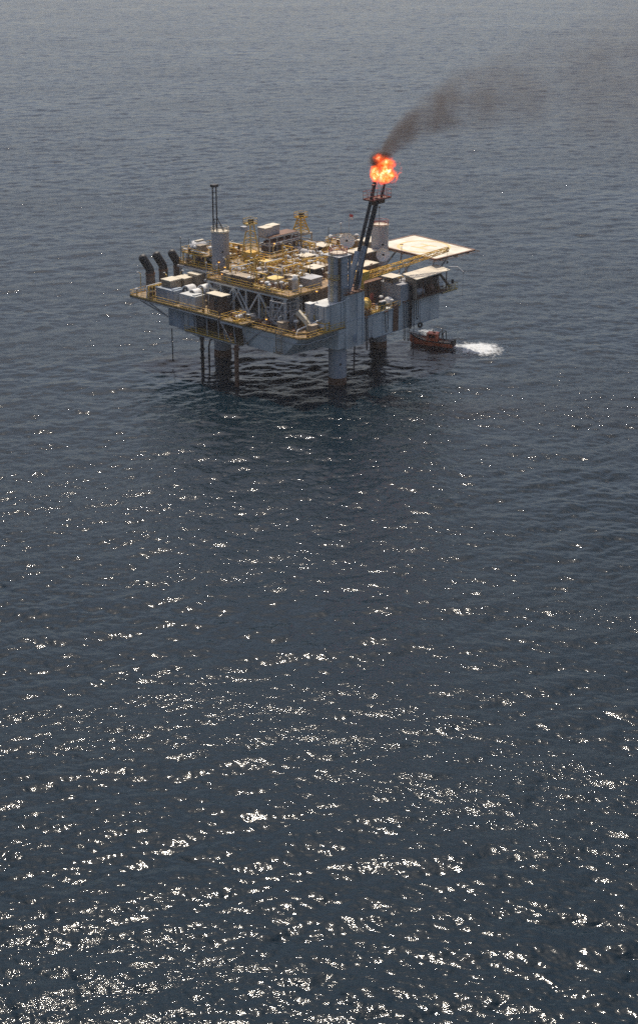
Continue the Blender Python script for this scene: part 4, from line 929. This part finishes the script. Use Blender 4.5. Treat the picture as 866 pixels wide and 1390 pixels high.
# ------------------------------------------------------------------ the orange boat
def pix(x, y, z=0.0):
    """a point of the sea surface read off the photograph, in metres"""
    f = 2100; a = (x - 433)/f; b = (650 - y)/f
    dz = -math.sin(PITCH) + b*math.cos(PITCH); t = (z - CAM_H)/dz
    return a*t, (math.cos(PITCH) + b*math.sin(PITCH))*t
bx0, by0 = pix(556, 465); bx1, by1 = pix(615, 472)
bang = math.atan2(by0 - by1, bx0 - bx1); BL = math.hypot(bx0 - bx1, by0 - by1)
B = bpy.data.objects.new('workboat', None); C.objects.link(B); B.location = ((bx0 + bx1)/2, (by0 + by1)/2, 0.2); B.rotation_euler = (0, 0, bang)
tag(B, 'small orange workboat with a red cabin moving under the right side of the platform', 'boat')
BASE[B.name] = {'base': Vector((0, 0, 0))}
L2 = BL/2; st = np.linspace(-1, 1, 13)
def hb(t): return 1.4*(1 - max(0, t)**2.6)**0.8*(0.92 if t < -0.8 else 1)
def sheer(t): return 1.0 + 0.9*max(0, t + 0.1)**2
m = MB(); rows = []
for t in st:
    w = max(hb(t), 0.04); z = sheer(t); rk = L2*t
    rows.append([(rk, -w, z), (rk, -w*0.9, 0.35), (rk - 0.5*max(0, t)**2, -w*0.5, -0.35), (rk - 0.8*max(0, t)**2, 0, -0.6), (rk - 0.5*max(0, t)**2, w*0.5, -0.35), (rk, w*0.9, 0.35), (rk, w, z)])
k = 7; vs = [p for r0 in rows for p in r0]
m.add(vs, [[i*k + j, i*k + j + 1, (i+1)*k + j + 1, (i+1)*k + j] for i in range(12) for j in range(6)], True)
m.add(rows[0], [list(range(k))])
m.build('hull', 'orange', B)
dk = MB(); dk.add([(r0[0][0], r0[0][1]*0.97, r0[0][2] - 0.25) for r0 in rows] + [(r0[6][0], r0[6][1]*0.97, r0[6][2] - 0.25) for r0 in rows], [[i, i+1, 14+i, 13+i] for i in range(12)]); dk.build('deck', 'tan', B)
g = MB(); g.tube([r0[0] for r0 in rows], 0.13, 6); g.tube([r0[6] for r0 in rows], 0.13, 6); g.tube([rows[0][0], rows[0][6]], 0.13, 6); g.build('rubbing_strake', 'rubber', B)
cb = MB().prism([(-1.5, -1.05), (1.1, -0.9), (1.1, 0.9), (-1.5, 1.05)], 0.8, 2.55, [(-1.4, -0.95), (0.75, -0.8), (0.75, 0.8), (-1.4, 0.95)]).build('cabin', 'orange', B)
MB().prism([(-1.55, -1.1), (0.95, -0.95), (0.95, 0.95), (-1.55, 1.1)], 2.553, 2.68).build('cabin_roof', 'orange', cb)
for s in (-1, 1):
    for x in (-1.0, -0.2): MB().box(x, x + 0.55, s*1.0 - 0.04 if s > 0 else -1.06, s*1.0 + 0.06 if s > 0 else -0.98, 1.75, 2.3).build('window', 'glass', cb)
MB().box(0.86, 0.95, -0.7, 0.7, 1.75, 2.3).build('windscreen', 'glass', cb)
m = MB()
for s in (-1, 1): m.tube([(-1.9, s*1.1, 0.9), (-2.1, s*1.05, 3.2), (-2.9, s*1.0, 3.1), (-3.1, s*1.05, 0.9)], 0.11, 6)
m.tube([(-2.1, -1.05, 3.2), (-2.1, 1.05, 3.2)], 0.1, 6); m.tube([(-2.9, -1, 3.1), (-2.9, 1, 3.1)], 0.1, 6); m.build('roll_bar', 'black', B)
m = MB(); m.tube([(-0.3, 0, 2.6), (-0.3, 0, 3.8)], 0.05, 5); m.lathe((-0.9, 0, 2.8), (1, 0, 0), [(0, 0.02), (0.05, 0.12), (0.5, 0.12), (0.55, 0.02)], 8); m.build('mast', 'black', B)
for s in (-1, 1): MB().box(-L2 - 0.3, -L2 + 0.35, s*0.6 - 0.28, s*0.6 + 0.28, 0.2, 1.6).build('outboard_motor', 'black', B)
m = MB(); m.rail([(-3.6, -1.35, 1.0), (-4.3, -1.3, 1.0), (-4.3, 1.3, 1.0), (-3.6, 1.35, 1.0)], h=0.7, step=0.7); m.build('stern_rail', 'grey', B)
m = MB(); m.rail([(1.6, -1.3, 1.2), (3.2, -0.95, 1.45), (L2 - 0.3, 0, 1.8), (3.2, 0.95, 1.45), (1.6, 1.3, 1.2)], h=0.6, step=0.9, r=0.03); m.build('bow_rail', 'grey', B)
t = bpy.data.objects.new('mooring_line', None); C.objects.link(t); t.location = W(22.9, -2.9, 7.3); t.rotation_euler = (0, 0, AZ); BASE[t.name] = {'base': Vector((22.9, -2.9, 7.3))}
tag(t, 'thin dark line dropping from the tyre fender to the orange boat', 'rope')
MB().tube([(22.9, -2.9, 7.4), (22.9, -2.8, 2.4)], 0.05, 4).build('line', 'rubber', t)

# ------------------------------------------------------------------ foam of the boat's wake
def foam_mat(name, dens, sx, sy, scale):
    m, nt, b = newmat(name); N, L = nt.nodes.new, nt.links.new
    b.inputs['Base Color'].default_value = (0.55, 0.58, 0.60, 1); b.inputs['Roughness'].default_value = 0.6
    tc = N('ShaderNodeTexCoord'); mp = N('ShaderNodeMapping'); mp.inputs['Scale'].default_value = (1/sx, 1/sy, 0); L(tc.outputs['Object'], mp.inputs[0])
    ln = N('ShaderNodeVectorMath'); ln.operation = 'LENGTH'; L(mp.outputs[0], ln.inputs[0])
    n = N('ShaderNodeTexNoise'); n.inputs['Scale'].default_value = scale; n.inputs['Detail'].default_value = 7; n.inputs['Roughness'].default_value = 0.68; L(tc.outputs['Object'], n.inputs['Vector'])
    s = N('ShaderNodeMath'); s.operation = 'MULTIPLY_ADD'; s.inputs[1].default_value = -0.55; s.inputs[2].default_value = dens; L(ln.outputs['Value'], s.inputs[0])
    a = N('ShaderNodeMath'); a.operation = 'ADD'; L(s.outputs[0], a.inputs[0]); L(n.outputs['Fac'], a.inputs[1])
    r = N('ShaderNodeMapRange'); r.inputs['From Min'].default_value = 0.48; r.inputs['From Max'].default_value = 0.80; L(a.outputs[0], r.inputs['Value'])
    L(r.outputs[0], b.inputs['Alpha'])
    return m
def foam(label, cx, cy, sx, sy, ang, dens, scale, hgt):
    n = 60; g = np.linspace(-1.3, 1.3, n); GX, GY = np.meshgrid(g*sx, g*sy)
    c, s = math.cos(ang), math.sin(ang)
    WX, WY = cx + GX*c - GY*s, cy + GX*s + GY*c
    H, _, _ = sea_height(WX, WY)
    rr = np.hypot(GX/sx, GY/sy)
    Z = H + 0.10 + hgt*np.clip(1 - rr, 0, 1)*(0.6 + 0.4*np.sin(GX*3.1 + 2*np.sin(GY*2.3))*np.sin(GY*3.7 + GX))
    o = add_grid_mesh('wake_foam', GX, GY, Z, foam_mat('sea_foam', dens, sx, sy, scale))
    o.location = (cx, cy, 0); o.rotation_euler = (0, 0, ang)
    tag(o, label, 'foam', kind='stuff'); return o
fx, fy = pix(648, 474); foam('bright white patch of churned foam right behind the orange boat', fx, fy, 5.4, 5.2, bang, 0.56, 0.9, 0.5)
fx, fy = pix(612, 470); foam('thin broken foam around the stern of the orange boat', fx, fy, 5.0, 4.0, bang, 0.36, 0.8, 0.1)
fx, fy = pix(583, 452); foam('faint broken foam on the far side of the orange boat', fx, fy, 6.5, 7.0, bang, 0.18, 0.7, 0.05)

# ------------------------------------------------------------------ the flame (it gives off light) and the smoke
tipc = W(12.2, -0.9, 41.2)
def flame():
    o = bpy.data.objects.new('gas_flame', bpy.data.meshes.new('gas_flame')); C.objects.link(o)
    bm = bmesh.new(); bmesh.ops.create_icosphere(bm, subdivisions=3, radius=1.0)
    for v in bm.verts: v.co = Vector((v.co.x*4.0, v.co.y*3.2, v.co.z*3.9))
    bm.to_mesh(o.data); bm.free(); o.location = tipc
    m = bpy.data.materials.new('burning_gas'); m.use_nodes = True; nt = m.node_tree; nt.nodes.clear(); N, L = nt.nodes.new, nt.links.new
    out = N('ShaderNodeOutputMaterial'); pv = N('ShaderNodeVolumePrincipled'); L(pv.outputs[0], out.inputs['Volume'])
    tc = N('ShaderNodeTexCoord')
    nz = N('ShaderNodeTexNoise'); nz.inputs['Scale'].default_value = 0.42; nz.inputs['Detail'].default_value = 8; nz.inputs['Roughness'].default_value = 0.66; nz.inputs['Distortion'].default_value = 1.6; L(tc.outputs['Object'], nz.inputs['Vector'])
    # two lobes: one low and bright on the right, one rising on the left
    def lobe(c, s):
        mp = N('ShaderNodeMapping'); mp.vector_type = 'POINT'; mp.inputs['Location'].default_value = tuple(-c[i]/s[i] for i in range(3)); mp.inputs['Scale'].default_value = tuple(1/x for x in s)
        L(tc.outputs['Object'], mp.inputs[0]); l = N('ShaderNodeVectorMath'); l.operation = 'LENGTH'; L(mp.outputs[0], l.inputs[0])
        r = N('ShaderNodeMapRange'); r.inputs['From Min'].default_value = 1.25; r.inputs['From Max'].default_value = 0.2; L(l.outputs['Value'], r.inputs['Value']); return r
    ls = [lobe((0.7, 0, -0.5), (2.2, 1.8, 1.9)), lobe((-1.3, 0, -0.3), (1.2, 1.3, 2.0)), lobe((0.5, 0, 1.6), (2.1, 1.6, 1.7)), lobe((-0.6, 0, 2.6), (1.5, 1.2, 1.1))]
    mx = N('ShaderNodeMath'); mx.operation = 'MAXIMUM'; L(ls[0].outputs[0], mx.inputs[0]); L(ls[1].outputs[0], mx.inputs[1])
    mx2 = N('ShaderNodeMath'); mx2.operation = 'MAXIMUM'; L(mx.outputs[0], mx2.inputs[0]); L(ls[2].outputs[0], mx2.inputs[1])
    mx3 = N('ShaderNodeMath'); mx3.operation = 'MAXIMUM'; L(mx2.outputs[0], mx3.inputs[0]); L(ls[3].outputs[0], mx3.inputs[1])
    ad = N('ShaderNodeMath'); ad.operation = 'MULTIPLY_ADD'; L(nz.outputs['Fac'], ad.inputs[0]); ad.inputs[1].default_value = 2.1; L(mx3.outputs[0], ad.inputs[2])
    f = N('ShaderNodeMapRange'); f.inputs['From Min'].default_value = 1.30; f.inputs['From Max'].default_value = 1.90; L(ad.outputs[0], f.inputs['Value'])
    cr = N('ShaderNodeValToRGB'); e = cr.color_ramp.elements
    e[0].position = 0.0; e[0].color = (0.55, 0.03, 0.005, 1); e[1].position = 1.0; e[1].color = (1.0, 0.78, 0.42, 1)
    x = e.new(0.45); x.color = (1.0, 0.14, 0.01, 1)
    n2 = N('ShaderNodeTexNoise'); n2.inputs['Scale'].default_value = 1.1; n2.inputs['Detail'].default_value = 3; L(tc.outputs['Object'], n2.inputs['Vector'])
    r2 = N('ShaderNodeMapRange'); r2.inputs['From Min'].default_value = 0.36; r2.inputs['From Max'].default_value = 0.62; L(n2.outputs['Fac'], r2.inputs['Value'])
    ml = N('ShaderNodeMath'); ml.operation = 'MULTIPLY'; L(f.outputs[0], ml.inputs[0]); L(r2.outputs[0], ml.inputs[1])
    L(ml.outputs[0], cr.inputs[0]); L(cr.outputs[0], pv.inputs['Emission Color'])
    es = N('ShaderNodeMath'); es.operation = 'MULTIPLY'; L(f.outputs[0], es.inputs[0]); es.inputs[1].default_value = 5.0; L(es.outputs[0], pv.inputs['Emission Strength'])
    de = N('ShaderNodeMath'); de.operation = 'MULTIPLY'; L(f.outputs[0], de.inputs[0]); de.inputs[1].default_value = 1.6; L(de.outputs[0], pv.inputs['Density'])
    pv.inputs['Color'].default_value = (0.1, 0.04, 0.02, 1)
    o.data.materials.append(m)
    tag(o, 'bright orange gas flame burning at the tip of the flare boom', 'flame')
flame()
def smoke():
    # plume: along +X it climbs and bends over in the wind; centre line zc(x), radius r(x)
    n, k = 40, 16
    xs = np.concatenate([np.linspace(-3, 6, 12), np.linspace(9, 75, 22)])
    def zc(x): x = max(x, 0); return 10.5*(1 - math.exp(-x/7.0)) + 0.10*x - 0.5
    def rad(x): return 1.8 + 0.15*max(x, 0)**1.15
    vs = []
    for x in xs:
        R_ = rad(x)*2.1
        for j in range(k): a = 2*PI*j/k; vs.append((x, R_*math.cos(a), zc(x) + R_*1.05*math.sin(a)))
    m = len(xs)
    fs = [[i*k + j, i*k + (j+1) % k, (i+1)*k + (j+1) % k, (i+1)*k + j] for i in range(m-1) for j in range(k)] + [list(range(k))[::-1], [(m-1)*k + j for j in range(k)]]
    me = bpy.data.meshes.new('smoke_plume'); me.from_pydata(vs, [], fs); me.update()
    o = bpy.data.objects.new('smoke_plume', me); C.objects.link(o); o.location = tipc + Vector((-0.4, 0.8, 2.9))
    mt = bpy.data.materials.new('black_smoke'); mt.use_nodes = True; nt = mt.node_tree; nt.nodes.clear(); N, L = nt.nodes.new, nt.links.new
    out = N('ShaderNodeOutputMaterial'); pv = N('ShaderNodeVolumePrincipled'); L(pv.outputs[0], out.inputs['Volume'])
    tc = N('ShaderNodeTexCoord'); sp = N('ShaderNodeSeparateXYZ'); L(tc.outputs['Object'], sp.inputs[0])
    def mth(op, a, b=None, c=None):
        q = N('ShaderNodeMath'); q.operation = op
        for i, v in enumerate((a, b, c)):
            if v is None: continue
            if isinstance(v, (int, float)): q.inputs[i].default_value = v
            else: L(v, q.inputs[i])
        return q.outputs[0]
    X = mth('MAXIMUM', sp.outputs['X'], 0.0)
    ex = mth('EXPONENT', mth('MULTIPLY', X, -1/7.0))
    Z0 = mth('ADD', mth('MULTIPLY_ADD', ex, -10.5, 10.0), mth('MULTIPLY', X, 0.10))
    R0 = mth('MULTIPLY_ADD', mth('POWER', X, 1.15), 0.15, 1.8)
    # billows: push the sampling point about
    nz = N('ShaderNodeTexNoise'); nz.inputs['Scale'].default_value = 0.16; nz.inputs['Detail'].default_value = 5; nz.inputs['Roughness'].default_value = 0.6; L(tc.outputs['Object'], nz.inputs['Vector'])
    dzz = mth('SUBTRACT', sp.outputs['Z'], Z0)
    xl = mth('MINIMUM', sp.outputs['X'], 0.0)
    d2 = mth('ADD', mth('ADD', mth('POWER', dzz, 2.0), mth('POWER', sp.outputs['Y'], 2.0)), mth('POWER', xl, 2.0))
    rel = mth('DIVIDE', d2, mth('POWER', R0, 2.0))
    g = mth('EXPONENT', mth('MULTIPLY', rel, -1.1))
    cut = N('ShaderNodeMapRange'); cut.inputs['From Min'].default_value = 0.03; cut.inputs['From Max'].default_value = 0.35; L(g, cut.inputs['Value'])
    bil = N('ShaderNodeMapRange'); bil.inputs['From Min'].default_value = 0.38; bil.inputs['From Max'].default_value = 0.68; bil.inputs['To Min'].default_value = 0.15; bil.inputs['To Max'].default_value = 1.5; L(nz.outputs['Fac'], bil.inputs['Value'])
    dec = mth('ADD', mth('MULTIPLY', mth('EXPONENT', mth('MULTIPLY', X, -1/5.2)), 2.8), 0.026)
    dens = mth('MULTIPLY', mth('MULTIPLY', mth('MULTIPLY', g, cut.outputs[0]), bil.outputs[0]), dec)
    L(dens, pv.inputs['Density']); pv.inputs['Color'].default_value = (0.20, 0.165, 0.15, 1); pv.inputs['Anisotropy'].default_value = 0.3
    me.materials.append(mt)
    tag(o, 'dark smoke plume rising from the flame and drifting away to the right', 'smoke', kind='stuff')
smoke()

# ------------------------------------------------------------------ sea haze
hz = MB().box(-4000, 4000, -200, 9000, -3, 150)
me = bpy.data.meshes.new('haze'); me.from_pydata(hz.v, [], hz.f); me.update()
hm = bpy.data.materials.new('sea_haze'); hm.use_nodes = True; hm.node_tree.nodes.clear()
ho = hm.node_tree.nodes.new('ShaderNodeOutputMaterial'); hv = hm.node_tree.nodes.new('ShaderNodeVolumePrincipled')
hv.inputs['Color'].default_value = (0.86, 0.85, 0.90, 1); hv.inputs["Density"].default_value = 0.00010; hv.inputs['Anisotropy'].default_value = 0.2
hm.node_tree.links.new(hv.outputs[0], ho.inputs['Volume']); me.materials.append(hm)
ho_ = bpy.data.objects.new('haze', me); C.objects.link(ho_); ho_['kind'] = 'stuff'; ho_['label'] = 'thin pale haze lying over the sea'
